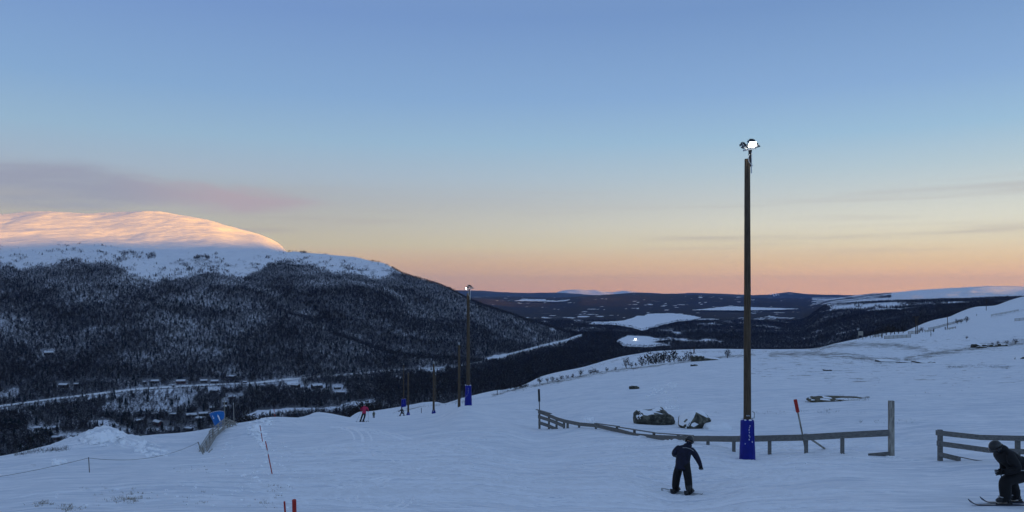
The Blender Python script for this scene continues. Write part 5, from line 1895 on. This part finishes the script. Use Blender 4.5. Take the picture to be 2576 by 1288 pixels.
for x, D, rz, lb, m in ((2219, 318, .3, 'tiny dark figure standing between two low plank fences near the board sign', M_BLACKCLOTH), (2342, 312, 1.0, 'tiny dark figure alone in the open middle of the far slope', M_NAVY),
                        (2349, 372, 2.0, 'tiny dark figure at the right end of a low fence on the far slope', M_BLACKCLOTH), (2378, 400, .2, 'tiny dark figure left of the short isolated fence', M_BLACKCLOTH), (2457, 600, 1.4, 'tiniest dark figure high on the far right slope', M_NAVY)):
    person('person', lb, gx(x, D), STAND, [m, M_BLACKCLOTH, M_SKIN, M_BLACKCLOTH], (.3, 1, 0), False, 'tiny skiers on the far slope', rz, boots=False)

# -- structures on the far right slope


def low_fence(xa, xb, Da, Db, label, h=1.2, n=3, rails=3, m=M_GREYWOOD):
    A, B = gx(xa, Da), gx(xb, Db)
    t = thing('low_fence', label, 'fence', A, 0, 'low plank fences on the far slope')
    P_ = []
    for i in range(n + 1):
        p = A.lerp(B, i / n)
        p.z = G.z(p.x, p.y)
        P_.append(p)
        fence_post('post', p, p.z + h + .1, p.z - .4, .16, t, A, m)
    for i in range(n):
        for k in range(rails):
            z = Vector((0, -.1, h * (1 - .36 * k)))
            board_between('rail', P_[i] + z, P_[i + 1] + z, .26, .06, t, A, m)
    return t


low_fence(2196, 2217, 325, 330, 'low plank fence left of the tiny figure near the board sign', 1.1, 3, 2)
low_fence(2225, 2291, 305, 312, 'long low plank fence below the board sign', 1.2, 6, 3)
low_fence(2285, 2312, 350, 362, 'low fence at the foot of the large lift pylon', 1.3, 3, 3)
low_fence(2327, 2348, 368, 374, 'low fence just right of the large lift pylon', 1.1, 3, 2)
low_fence(2382, 2404, 395, 402, 'short isolated fence right of a tiny figure', 1.1, 3, 2)
low_fence(2336, 2428, 430, 520, 'long slanting fence below the second lift pylon', 1.3, 8, 3)
low_fence(2494, 2562, 560, 640, 'fence slanting up at the far right above the stones', 1.5, 6, 2)
low_fence(2553, 2600, 430, 440, 'fence running out of the picture at far right', 1.5, 4, 3)


def lift_pylon(x, ytop, D, label, arm=True, w=.16, double=False):
    b_ = gx(x, D)
    H = (YH - ytop) / F * D - b_.z
    t = thing('lift_pylon', label, 'lift pylon', b_, 0, 'lift pylons')
    mb = MB()
    mb.tube([(0, 0, -.5), (0, 0, H)], [w, w * .8], 8)
    mb.build('mast', M_POLE, t)
    if double:
        mb = MB()
        mb.tube([(.75, 0, -.5), (.75, 0, H)], [w * .8, w * .6], 8)
        mb.build('second_mast', M_POLE, t)
    if arm:
        mb = MB()
        mb.box((0, 0, H - .15), (3.0, .14, .2))
        mb.build('crossarm', M_POLE, t)
        for sx in (-1.3, 1.3):
            mb = MB()
            mb.tube([(sx, -.06, H - .42), (sx, .06, H - .42)], .2, 10)
            mb.build('sheave', M_BLACKMETAL, t)
    return t


lift_pylon(2304, 796, 350, 'large dark lift pylon with two masts rising from the low fence', True, .22, True)
lift_pylon(2383.5, 797, 425, 'second, shorter lift pylon up the slope', False, .2)
lift_pylon(2481, 753, 690, 'far T-shaped lift pylon against the snow hills', True, .25)
lift_pylon(1746, 873, 240, 'dark upright post behind the crest bushes', False, .2)

b_ = gx(2165, 322)
sg = thing('board_sign', 'blank pale board sign on braced legs at the edge of the far slope', 'sign', b_)
mb = MB()
mb.box((0, 0, 2.55), (2.0, .08, 1.7))
mb.build('board', M_GREYWOOD, sg)
for sx in (-.8, .8):
    mb = MB()
    mb.tube([(sx, .05, -.4), (sx, .05, 3.4)], .08, 5)
    mb.build('leg', M_GREYWOOD, sg)
    mb = MB()
    mb.tube([(sx * 1.9, 1.0, -.4), (sx, .06, 2.2)], .07, 5)
    mb.build('brace', M_GREYWOOD, sg)

# -- bushes and low birches on the crest
BUSH = []
for i in range(6):
    t_, c_ = birch_mesh('b', 500 + i, 48, 150, .012, .04, .36, 4 + i % 3)
    BUSH.append((t_.mesh('trunk'), c_.mesh('crown')))
for tm, cm in BUSH:
    tm.materials.append(M_BARK)
    cm.materials.append(M_TWIG)
    cm.materials.append(M_FROST)


for _, cm in BUSH:
    pass


def bush(x, D, hm, label, group, i, name='birch_bush', sx=1.0):
    p = gx(x, D)
    t = thing(name, label, 'bush', p, i * 1.7, group)
    t.scale = (hm * 1.05 * sx, hm * 1.05 * sx, hm)
    link('trunk', BUSH[i % 6][0], (), t)
    link('crown', BUSH[i % 6][1], (), t)


GB = 'bare bushes along the crest'
ROW = [(1484, 158, 14, 'slim bush leading the row below the main crest thicket'), (1494, 158, 15, 'second slim bush of the row below the thicket'), (1502, 160, 10, 'low bush ending the slim pair below the thicket'), (1526, 162, 11, 'low round bush alone between slim pair and crest'),
       (1548, 165, 9, 'thin twig bush just left of the lone tall crest bush'), (1575, 168, 25, 'lone tall bush left of the crest thicket'), (1588, 169, 14, 'low bush at the foot of the lone tall one'), (1600, 171, 10, 'smallest bush right of the lone tall one'),
       (1616, 196, 30, 'leftmost bush of the crest thicket'), (1632, 194, 34, 'second bush of the crest thicket, forked'), (1643, 196, 27, 'stubby bush inside the thicket near its left end'), (1651, 194, 30, 'dense dark bush left of the thicket middle'), (1661, 195, 33, 'bush in the thicket middle'),
       (1670, 196, 36, 'tall bush in the thicket middle'), (1683, 198, 24, 'low bush filling the gap right of the thicket middle'), (1696, 198, 36, 'tall thin bush right of the thicket middle'), (1709, 200, 20, 'low bush before the right end of the thicket'), (1719, 202, 18, 'small bush before the right end of the thicket'),
       (1732, 204, 30, 'round bush at the right end of the thicket beside the post'), (1757, 210, 17, 'low bush right of the post'), (1830, 196, 22, 'round spiky bush just left of the tall lamp pole'), (1460, 150, 15, 'upright bush on the left part of the crest'),
       (1440, 145, 12, 'rightmost of the low crest row'), (1428, 144, 11, 'fifth of the low crest row'), (1414, 142, 14, 'fourth of the low crest row'), (1402, 140, 10, 'third of the low crest row'), (1390, 138, 13, 'second of the low crest row'), (1377, 137, 11, 'first of the low crest row'),
       (1358, 134, 17, 'upright bush above the left end of the plank fence'), (1325, 150, 13, 'right bush of the clump by the stump post'), (1316, 152, 16, 'tall bush of the clump by the stump post'), (1307, 154, 17, 'dense bush of the clump by the stump post'), (1297, 156, 13, 'left bush of the clump by the stump post'),
       (1272, 160, 10, 'tiny bush left of the stump post'), (1249, 168, 11, 'last tiny bush towards the floodlight pole with black lamps')]
for i, (x, D, hp, lb) in enumerate(ROW):
    bush(x, D, max(hp * 1.15 * D / F, .55), 'bare ' + lb, GB, i, sx=1.2 if hp < 20 else 1.0)
random.seed(3)
for i in range(16):
    x = 604 + i * 5.6
    bush(x, 82 + .6 * i + rv(-2, 3), rv(1.3, 2.1) + .02 * i, 'dark bush peeping over the crest in the hedge left of the crimson-jacketed skier', 'hedge of bushes behind the left crest', i, sx=1.3)
for i in range(14):
    x = 864 + i * 6.2
    bush(x, 240 + rv(-4, 10), rv(3.2, 5.4), 'dark low birch showing above the crest beyond the crimson-jacketed skier', 'low birches behind the middle crest', i, 'birch_tree', 1.1)
for i, (x, D, hp) in enumerate(((2178, 330, 12), (2190, 334, 16), (2201, 338, 20), (2210, 342, 22), (2219, 345, 15), (2229, 348, 24), (2240, 352, 20), (2250, 356, 26), (2261, 360, 16), (2272, 368, 20), (2314, 372, 12), (2321, 374, 14), (2409, 470, 14), (2418, 472, 12), (2432, 480, 16), (2497, 212, 11), (2512, 214, 14), (2531, 214, 12), (2553, 216, 15), (2432, 270, 9))):
    bush(x, D, hp * D / F, 'bare bush on the far right slope near the lift line', 'bushes on the far right slope', i, sx=1.25)

# -- houses of the village


def house(x, y, wpx, label, wallm, kind=0, seed=0):
    p = V.hit(x, y, 560, 2300)
    D = p.y
    L = wpx * D / F * .88
    W = L * rv(.36, .46)
    H = max(2.6, L * .27)
    R = W * .34
    random.seed(seed)
    t = thing('house', label, 'house', p, rv(-.8, .8), 'houses of the village')
    ov = .35
    mb = MB()
    mb.box((0, 0, H / 2 - .4), (L, W, H + .8))
    mb.add([(-L / 2, -W / 2, H), (-L / 2, W / 2, H), (-L / 2, 0, H + R), (L / 2, -W / 2, H), (L / 2, W / 2, H), (L / 2, 0, H + R)], [(0, 2, 1), (3, 4, 5), (0, 3, 5, 2), (1, 2, 5, 4)])
    mb.build('wall', wallm, t)

    def slab(z0, th, o_, nm, m, par):
        q = MB()
        k = R / (W / 2)
        a, b2 = L / 2 + o_, W / 2 + o_
        zs = H - o_ * k + z0
        vs = [(-a, -b2, zs), (a, -b2, zs), (a, 0, H + R + z0), (-a, 0, H + R + z0), (a, b2, zs), (-a, b2, zs)]
        n_ = len(vs)
        vs += [(v[0], v[1], v[2] + th) for v in vs]
        q.add(vs, [(0, 3, 2, 1), (3, 5, 4, 2), (6, 7, 8, 9), (9, 8, 10, 11), (0, 1, 7, 6), (1, 2, 8, 7), (2, 4, 10, 8), (4, 5, 11, 10), (5, 3, 9, 11), (3, 0, 6, 9)])
        return q.build(nm, m, par)

    ro = slab(.04, .16, ov, 'roof', M_ROOF, t)
    slab(.205, .35, ov - .12, 'snow_cover', M_OLDSNOW, ro)
    if wpx > 15:
        c = MB()
        c.box((L * .18, W * .08, H + R + .5), (.6, .6, 1.3))
        c.build('chimney', M_ROOF, ro)
        for i, fx in enumerate((-.32, -.05, .32)):
            w = MB()
            w.box((L * fx, -W / 2 - .02, H * .55), (1.2, .08, 1.1))
            wo = w.build('window', M_TRIM, t)
            g_ = MB()
            g_.box((L * fx, -W / 2 - .07, H * .55), (.95, .04, .85))
            g_.build('pane', M_PANE, wo)
        d_ = MB()
        d_.box((L * .14, -W / 2 - .02, H * .42), (.95, .08, 2.0))
        d_.build('door', M_BROWNWALL, t)
    return t


HL = ['lone cabin high in the birch wood above the road', 'dark house left of the road below the lone cabin', 'small dark shed beside the house left of the road', 'small shed above the road, leftmost of the roadside row', 'snow-roofed house above the road next to the small shed',
      'broad dark house above the middle of the road', 'small dark shed just below the broad roadside house', 'house with pale roof right of the broad roadside house', 'dark house next to the pale-roofed one above the road', 'highest house of the roadside row, bright snowy roof',
      'small shed at the right end of the roadside row', 'flat snow-roofed house just below the road', 'house among birches below the flat snow-roofed one', 'tiny hut right of the house among birches', 'snow-roofed house above the blue mat', 'small roof peeping out above the snow-roofed house by the mat',
      'small hut left of the roofs above the blue mat', 'dark little house left end of the hamlet left of the blue mat', 'long dark house in the hamlet left of the blue mat', 'dark house at right of the hamlet next to the blue mat', 'lowest house of the hamlet next to the blue mat',
      'small gabled house left of the largest house', 'largest house, broad snowy roof above the slope edge', 'left snow-roofed house of the lower left farm', 'middle building of the lower left farm beside dark spruces', 'pale-roofed shed at right of the lower left farm', 'red-brown gabled barn below the lower left farm',
      'dark barn with a snowy yard right of the lower left farm', 'snow-covered shed at the slope edge right of the largest house', 'long left building of the three white-roofed ones by the road end', 'middle building of the three white-roofed ones', 'right building of the three white-roofed ones',
      'low building under the three white-roofed ones']
for i, (x, y, w) in enumerate(houses_px):
    random.seed(900 + i)
    house(x, y + 3, w, HL[i], M_REDWALL if i in (22, 26, 27, 5, 12) else M_BROWNWALL, 0, 900 + i)

for i, (x, y, hp, lb) in enumerate(((316, 1019, 19, 'dark spruce alone in the snowy clearing below the road'), (372, 1011, 20, 'slim dark spruce below the middle of the road'), (430, 1008, 11, 'small spruce right of the slim one below the road'), (177, 1052, 20, 'tall dark spruce in the wood left of the clearing'),
                                     (16, 1079, 26, 'left spruce of the dark clump at the left edge'), (28, 1080, 32, 'tallest spruce of the dark clump at the left edge'), (38, 1078, 27, 'third spruce of the dark clump at the left edge'), (48, 1079, 28, 'fourth spruce of the dark clump at the left edge'), (58, 1078, 22, 'right spruce of the dark clump at the left edge'),
                                     (104, 1096, 24, 'left spruce hiding the lower left farm'), (116, 1099, 27, 'tall spruce hiding the lower left farm'), (127, 1097, 24, 'right spruce hiding the lower left farm'), (270, 1050, 18, 'spruce left of the gabled house'), (282, 1051, 20, 'bushy spruce nearer the gabled house'), (516, 1022, 14, 'spruce above the hamlet by the blue mat'),
                                     (600, 1036, 18, 'round dark spruce right of the blue mat'), (610, 1036, 16, 'second dark spruce right of the blue mat'), (545, 1020, 15, 'spruce behind the snow-roofed house above the mat'), (690, 860, 16, 'single tall spruce low on the mountain flank'))):
    p = V.hit(x, y, 560, 2300)
    o = bpy.data.objects.new('spruce_tree', SPRUCE[i % 3])
    COL.objects.link(o)
    o.location = p
    h_ = hp * p.y / F
    o.scale = (h_ * 1.7, h_ * 1.7, h_)
    tag(o, lb, 'tree', 'large spruces near the village')

p = V.hit(1598, 861, 1500, 2400)
sl = thing('street_lamp', 'single bright lit lamp beside the nearer frozen lake', 'street lamp', p)
mb = MB()
mb.tube([(0, 0, -.5), (0, 0, 8)], .12, 6)
mb.build('post', M_STEEL, sl)
mb = MB()
ellipsoid(mb, (0, -.3, 8.2), (1.5, 1.0, 1.2), n=8, k=6)
mb.build('lamp', M_LENS, sl)

# ------------------------------------------------------------------ loose snow, tracks, grass and heather
random.seed(21)


def chunk(mb, c, r):
    g = (1 + 5**.5) / 2
    vs = [(-1, g, 0), (1, g, 0), (-1, -g, 0), (1, -g, 0), (0, -1, g), (0, 1, g), (0, -1, -g), (0, 1, -g), (g, 0, -1), (g, 0, 1), (-g, 0, -1), (-g, 0, 1)]
    fs = [(0, 11, 5), (0, 5, 1), (0, 1, 7), (0, 7, 10), (0, 10, 11), (1, 5, 9), (5, 11, 4), (11, 10, 2), (10, 7, 6), (7, 1, 8), (3, 9, 4), (3, 4, 2), (3, 2, 6), (3, 6, 8), (3, 8, 9), (4, 9, 5), (2, 4, 11), (6, 2, 10), (8, 6, 7), (9, 8, 1)]
    s = Vector((rv(.6, 1.4), rv(.6, 1.4), rv(.4, .9)))
    a = rv(0, 6)
    out = []
    for v in vs:
        k = r / 1.9 * rv(.65, 1.25)
        x_, y_ = v[0] * s.x, v[1] * s.y
        out.append((c.x + (x_ * math.cos(a) - y_ * math.sin(a)) * k, c.y + (x_ * math.sin(a) + y_ * math.cos(a)) * k, c.z + v[2] * s.z * k))
    mb.add(out, fs)


mb = MB()
SPOTS = [((262, 1104), (50, 13), 130, .04, .30, 50), ((235, 1112), (25, 10), 60, .04, .16, 49), ((365, 1128), (34, 14), 45, .04, .26, 45), ((395, 1142), (30, 9), 34, .03, .20, 43), ((645, 1085), (22, 20), 90, .05, .20, 60), ((668, 1062), (18, 10), 50, .05, .2, 70),
         ((660, 1110), (16, 20), 60, .04, .15, 45), ((700, 1160), (50, 50), 60, .02, .09, 33), ((640, 1200), (90, 60), 60, .02, .08, 28), ((150, 1165), (10, 6), 14, .05, .2, 38), ((820, 1180), (120, 60), 40, .015, .05, 28), ((1000, 1240), (300, 40), 60, .012, .04, 20),
         ((1650, 985), (22, 14), 60, .05, .16, 95), ((1690, 970), (14, 8), 40, .05, .16, 100), ((1675, 1005), (18, 8), 40, .04, .13, 85), ((1690, 1025), (16, 6), 40, .04, .12, 70), ((1480, 1055), (14, 8), 40, .04, .12, 62), ((1330, 975), (14, 5), 16, .05, .15, 105),
         ((420, 1245), (340, 40), 90, .015, .055, 22), ((1300, 1150), (500, 70), 50, .015, .045, 30), ((2240, 1150), (14, 3), 14, .03, .08, 30), ((2000, 1160), (300, 40), 30, .015, .05, 28), ((560, 1130), (50, 20), 25, .03, .10, 45)]
for (x, y), (sx_, sy_), n_, r0, r1, D0 in SPOTS:
    for i in range(n_):
        xx, yy = random.gauss(x, sx_ * .55), random.gauss(y, sy_ * .55)
        p = G.hit(xx, yy, D0 * .55, D0 * 1.5, 160)
        r = r0 + (r1 - r0) * random.random()**2.2
        chunk(mb, p + Vector((0, 0, r * .22)), r)
tag(mb.build('snow_clumps', M_LOOSE), kind='stuff')


def track(pts_, w, h):
    """a carved line with two low berms, following the snow"""
    mb_v, mb_f = [], []
    P_ = []
    for a, b2 in zip(pts_[:-1], pts_[1:]):
        P_.append(a)
    P_ = pts_
    n_ = len(P_)
    for i, q in enumerate(P_):
        t_ = (P_[min(i + 1, n_ - 1)] - P_[max(i - 1, 0)]).normalized()
        s = Vector((-t_.y, t_.x, 0))
        fade_ = min(1, 3 * i / n_, 3 * (n_ - 1 - i) / n_) + .02
        for o_, z_ in ((-w, -.015), (-w * .70, h * fade_ * rv(.2, 1.5) - .002), (-w * .42, -.014), (w * .42, -.014), (w * .68, h * .8 * fade_ * rv(-.4, 1.4) - .004), (w, -.015)):
            c = q + s * o_
            mb_v.append((c.x, c.y, G.z(c.x, c.y) + z_))
    for i in range(n_ - 1):
        for j in range(5):
            mb_f.append((i * 6 + j, (i + 1) * 6 + j, (i + 1) * 6 + j + 1, i * 6 + j + 1))
    return mb_v, mb_f


mb = MB()
random.seed(33)


def arc_track(x, y, D0, ang, turn, L, w, h, pair=.0):
    p = G.hit(x, y, D0 * .5, D0 * 1.7, 300)
    q = Vector((p.x, p.y))
    pts_ = []
    n_ = 46
    a = ang
    for i in range(n_):
        pts_.append(Vector((q.x, q.y, 0)))
        q = q + Vector((math.cos(a), math.sin(a))) * (L / n_)
        a += turn / n_ * (.3 + 1.4 * i / n_)
    for dx in ((0, pair) if pair else (0,)):
        v_, f_ = track([Vector((p_.x + dx, p_.y + dx * .4, 0)) for p_ in pts_], w, h)
        mb.add(v_, [f[::-1] for f in f_])


for x, y, D0, a, tn, L, pr in ((1290, 1270, 17, 2.5, 1.9, 7, .25), (1230, 1262, 18, 2.7, 1.5, 8, .3), (1380, 1283, 16, 2.4, 1.4, 9, .22), (1330, 1235, 20, 2.35, 1.3, 9, .3), (1420, 1250, 18, 2.6, 1.0, 11, .25), (1180, 1250, 20, 2.9, 1.6, 6, .3), (1480, 1265, 17, 2.75, .6, 10, .2),
                                (1560, 1280, 16, 2.7, .5, 10, .2), (1290, 1200, 24, 2.3, 1.7, 10, .35), (1200, 1180, 27, 2.4, 1.8, 9, .35), (1350, 1190, 26, 2.2, 1.5, 11, .35), (1480, 1215, 22, 2.6, .8, 12, .3), (1040, 1260, 19, 2.2, -1.2, 7, .25), (960, 1285, 16, 1.5, .7, 6, .2),
                                (880, 1280, 16, 1.9, -.8, 8, .2), (1080, 1210, 23, 2.0, 1.2, 8, .3), (980, 1170, 28, 1.7, 1.5, 10, .3), (1130, 1140, 33, 2.0, 1.7, 12, .4), (1250, 1140, 34, 2.1, 1.7, 12, .4), (1500, 1160, 30, 2.7, .7, 12, .4), (1620, 1240, 21, 2.9, .3, 9, .2),
                                (1780, 1262, 18, 3.0, .12, 12, .25), (1980, 1255, 18.5, 3.05, .1, 11, .25), (2150, 1270, 17.5, 3.1, -.1, 10, .25), (1900, 1225, 22, 3.0, .1, 12, .25), (2300, 1235, 20, 3.1, .1, 10, .25), (1100, 1290, 15.5, 2.6, .3, 8, .2), (760, 1240, 20, 1.2, .4, 10, .3), (900, 1120, 38, 1.75, .3, 22, .45), (1010, 1110, 40, 1.9, .3, 22, .45)):
    arc_track(x, y, D0, a, tn, L, .14 + .004 * D0, .026 + .0014 * D0, pr)
for i in range(150):
    x, y = rv(760, 2350), rv(1108, 1286)
    D0 = float(np.interp(y, [1100, 1160, 1290], [40, 29, 15.5]))
    arc_track(x, y, D0, rv(2.2, 3.1), rv(-.5, 1.2), rv(3, 10), .09 + .003 * D0, .016 + .0012 * D0, 0)
o = tag(mb.build('ski_tracks', M_LOOSE, smooth=True), kind='stuff')

# blades of straw and heather poking through the snow
random.seed(44)


def tuft(mb, p, h, n_, spread, mi=0):
    for i in range(n_):
        a = rv(0, 6.28)
        b2 = p + Vector((math.cos(a), math.sin(a), 0)) * rv(0, spread) - Vector((0, 0, .03))
        tip = b2 + Vector((rv(-.6, .6) * h, rv(-.6, .6) * h, h * rv(.5, 1.1)))
        w = Vector((math.cos(a + 1.3), math.sin(a + 1.3), 0)) * (.006 + .03 * h * rv(.15, .4))
        mb.add([b2 - w, b2 + w, tip], [(0, 1, 2)], mi)


mb = MB()
for (x, y), (sx_, sy_), n_, h, D0 in (((315, 1258), (40, 8), 46, .12, 18), ((120, 1268), (30, 6), 26, .11, 17), ((180, 1278), (40, 6), 30, .11, 17), ((330, 1246), (50, 14), 24, .09, 19), ((250, 1230), (60, 16), 16, .09, 21), ((720, 1235), (24, 12), 10, .07, 20), ((490, 1255), (70, 22), 20, .09, 19),
                                       ((85, 1170), (8, 4), 6, .08, 36), ((495, 1185), (50, 8), 14, .09, 29), ((560, 1170), (60, 10), 12, .07, 31), ((700, 1240), (20, 12), 16, .10, 20), ((660, 1268), (30, 10), 20, .09, 17), ((690, 1222), (14, 8), 10, .09, 22)):
    for i in range(n_):
        p = G.hit(random.gauss(x, sx_ * .6), random.gauss(y, sy_ * .6), D0 * .6, D0 * 1.5, 160)
        tuft(mb, p, h * rv(.5, 1.2), random.randint(3, 9), .08)
tag(mb.build('dead_grass', M_STRAW), kind='stuff')
mb = MB()
for ln, w_, s_ in HEATH:
    L_ = sum(math.hypot(b2[0] - a[0], b2[1] - a[1]) for a, b2 in zip(ln[:-1], ln[1:]))
    for i in range(int(L_ * s_ * 1.6)):
        k = random.randrange(len(ln) - 1)
        f = random.random()
        x = ln[k][0] + (ln[k + 1][0] - ln[k][0]) * f
        y = ln[k][1] + (ln[k + 1][1] - ln[k][1]) * f + random.gauss(0, w_ * .5)
        p = G.hit(x, y, 28, 700, 260)
        if p.y < 28.2 or p.y > 690:
            continue
        tuft(mb, p, rv(.10, .30) * (1 + p.y / 300), random.randint(4, 8), .25 + p.y / 400)
for (x, y), (sx_, sy_), n_ in (((1940, 1040), (90, 5), 26), ((2070, 1036), (80, 6), 26), ((2230, 1060), (110, 8), 20), ((2300, 945), (200, 40), 60), ((2150, 930), (200, 30), 50), ((2480, 880), (80, 14), 40), ((1620, 945), (30, 3), 14), ((2280, 985), (200, 20), 16)):
    for i in range(n_):
        p = G.hit(random.gauss(x, sx_ * .5), random.gauss(y, sy_ * .5), 33, 600, 260)
        tuft(mb, p, rv(.06, .16) * (1 + p.y / 200), random.randint(3, 7), .2 + p.y / 400)
tag(mb.build('frosty_heather', M_HEATH), kind='stuff')
#@@OBJECTS_END
#@@HAZE
def make_haze():
    mb = MB()
    mb.box((0, 14900, 260), (84000, 41400, 840))
    m = bpy.data.materials.new('valley_air')
    m.use_nodes = True
    nt = m.node_tree
    nt.nodes.remove(nt.nodes['Principled BSDF'])
    pv = N(nt, 'ShaderNodeVolumePrincipled')
    pv.inputs['Color'].default_value = (.12, .32, 1.0, 1)
    pv.inputs['Density'].default_value = HAZE
    pv.inputs['Anisotropy'].default_value = .2
    nt.links.new(pv.outputs[0], nt.nodes['Material Output'].inputs['Volume'])
    tag(mb.build('haze', m), kind='stuff')


HAZE = .00002
make_haze()
for md in SCATTERS:
    md.show_viewport = True
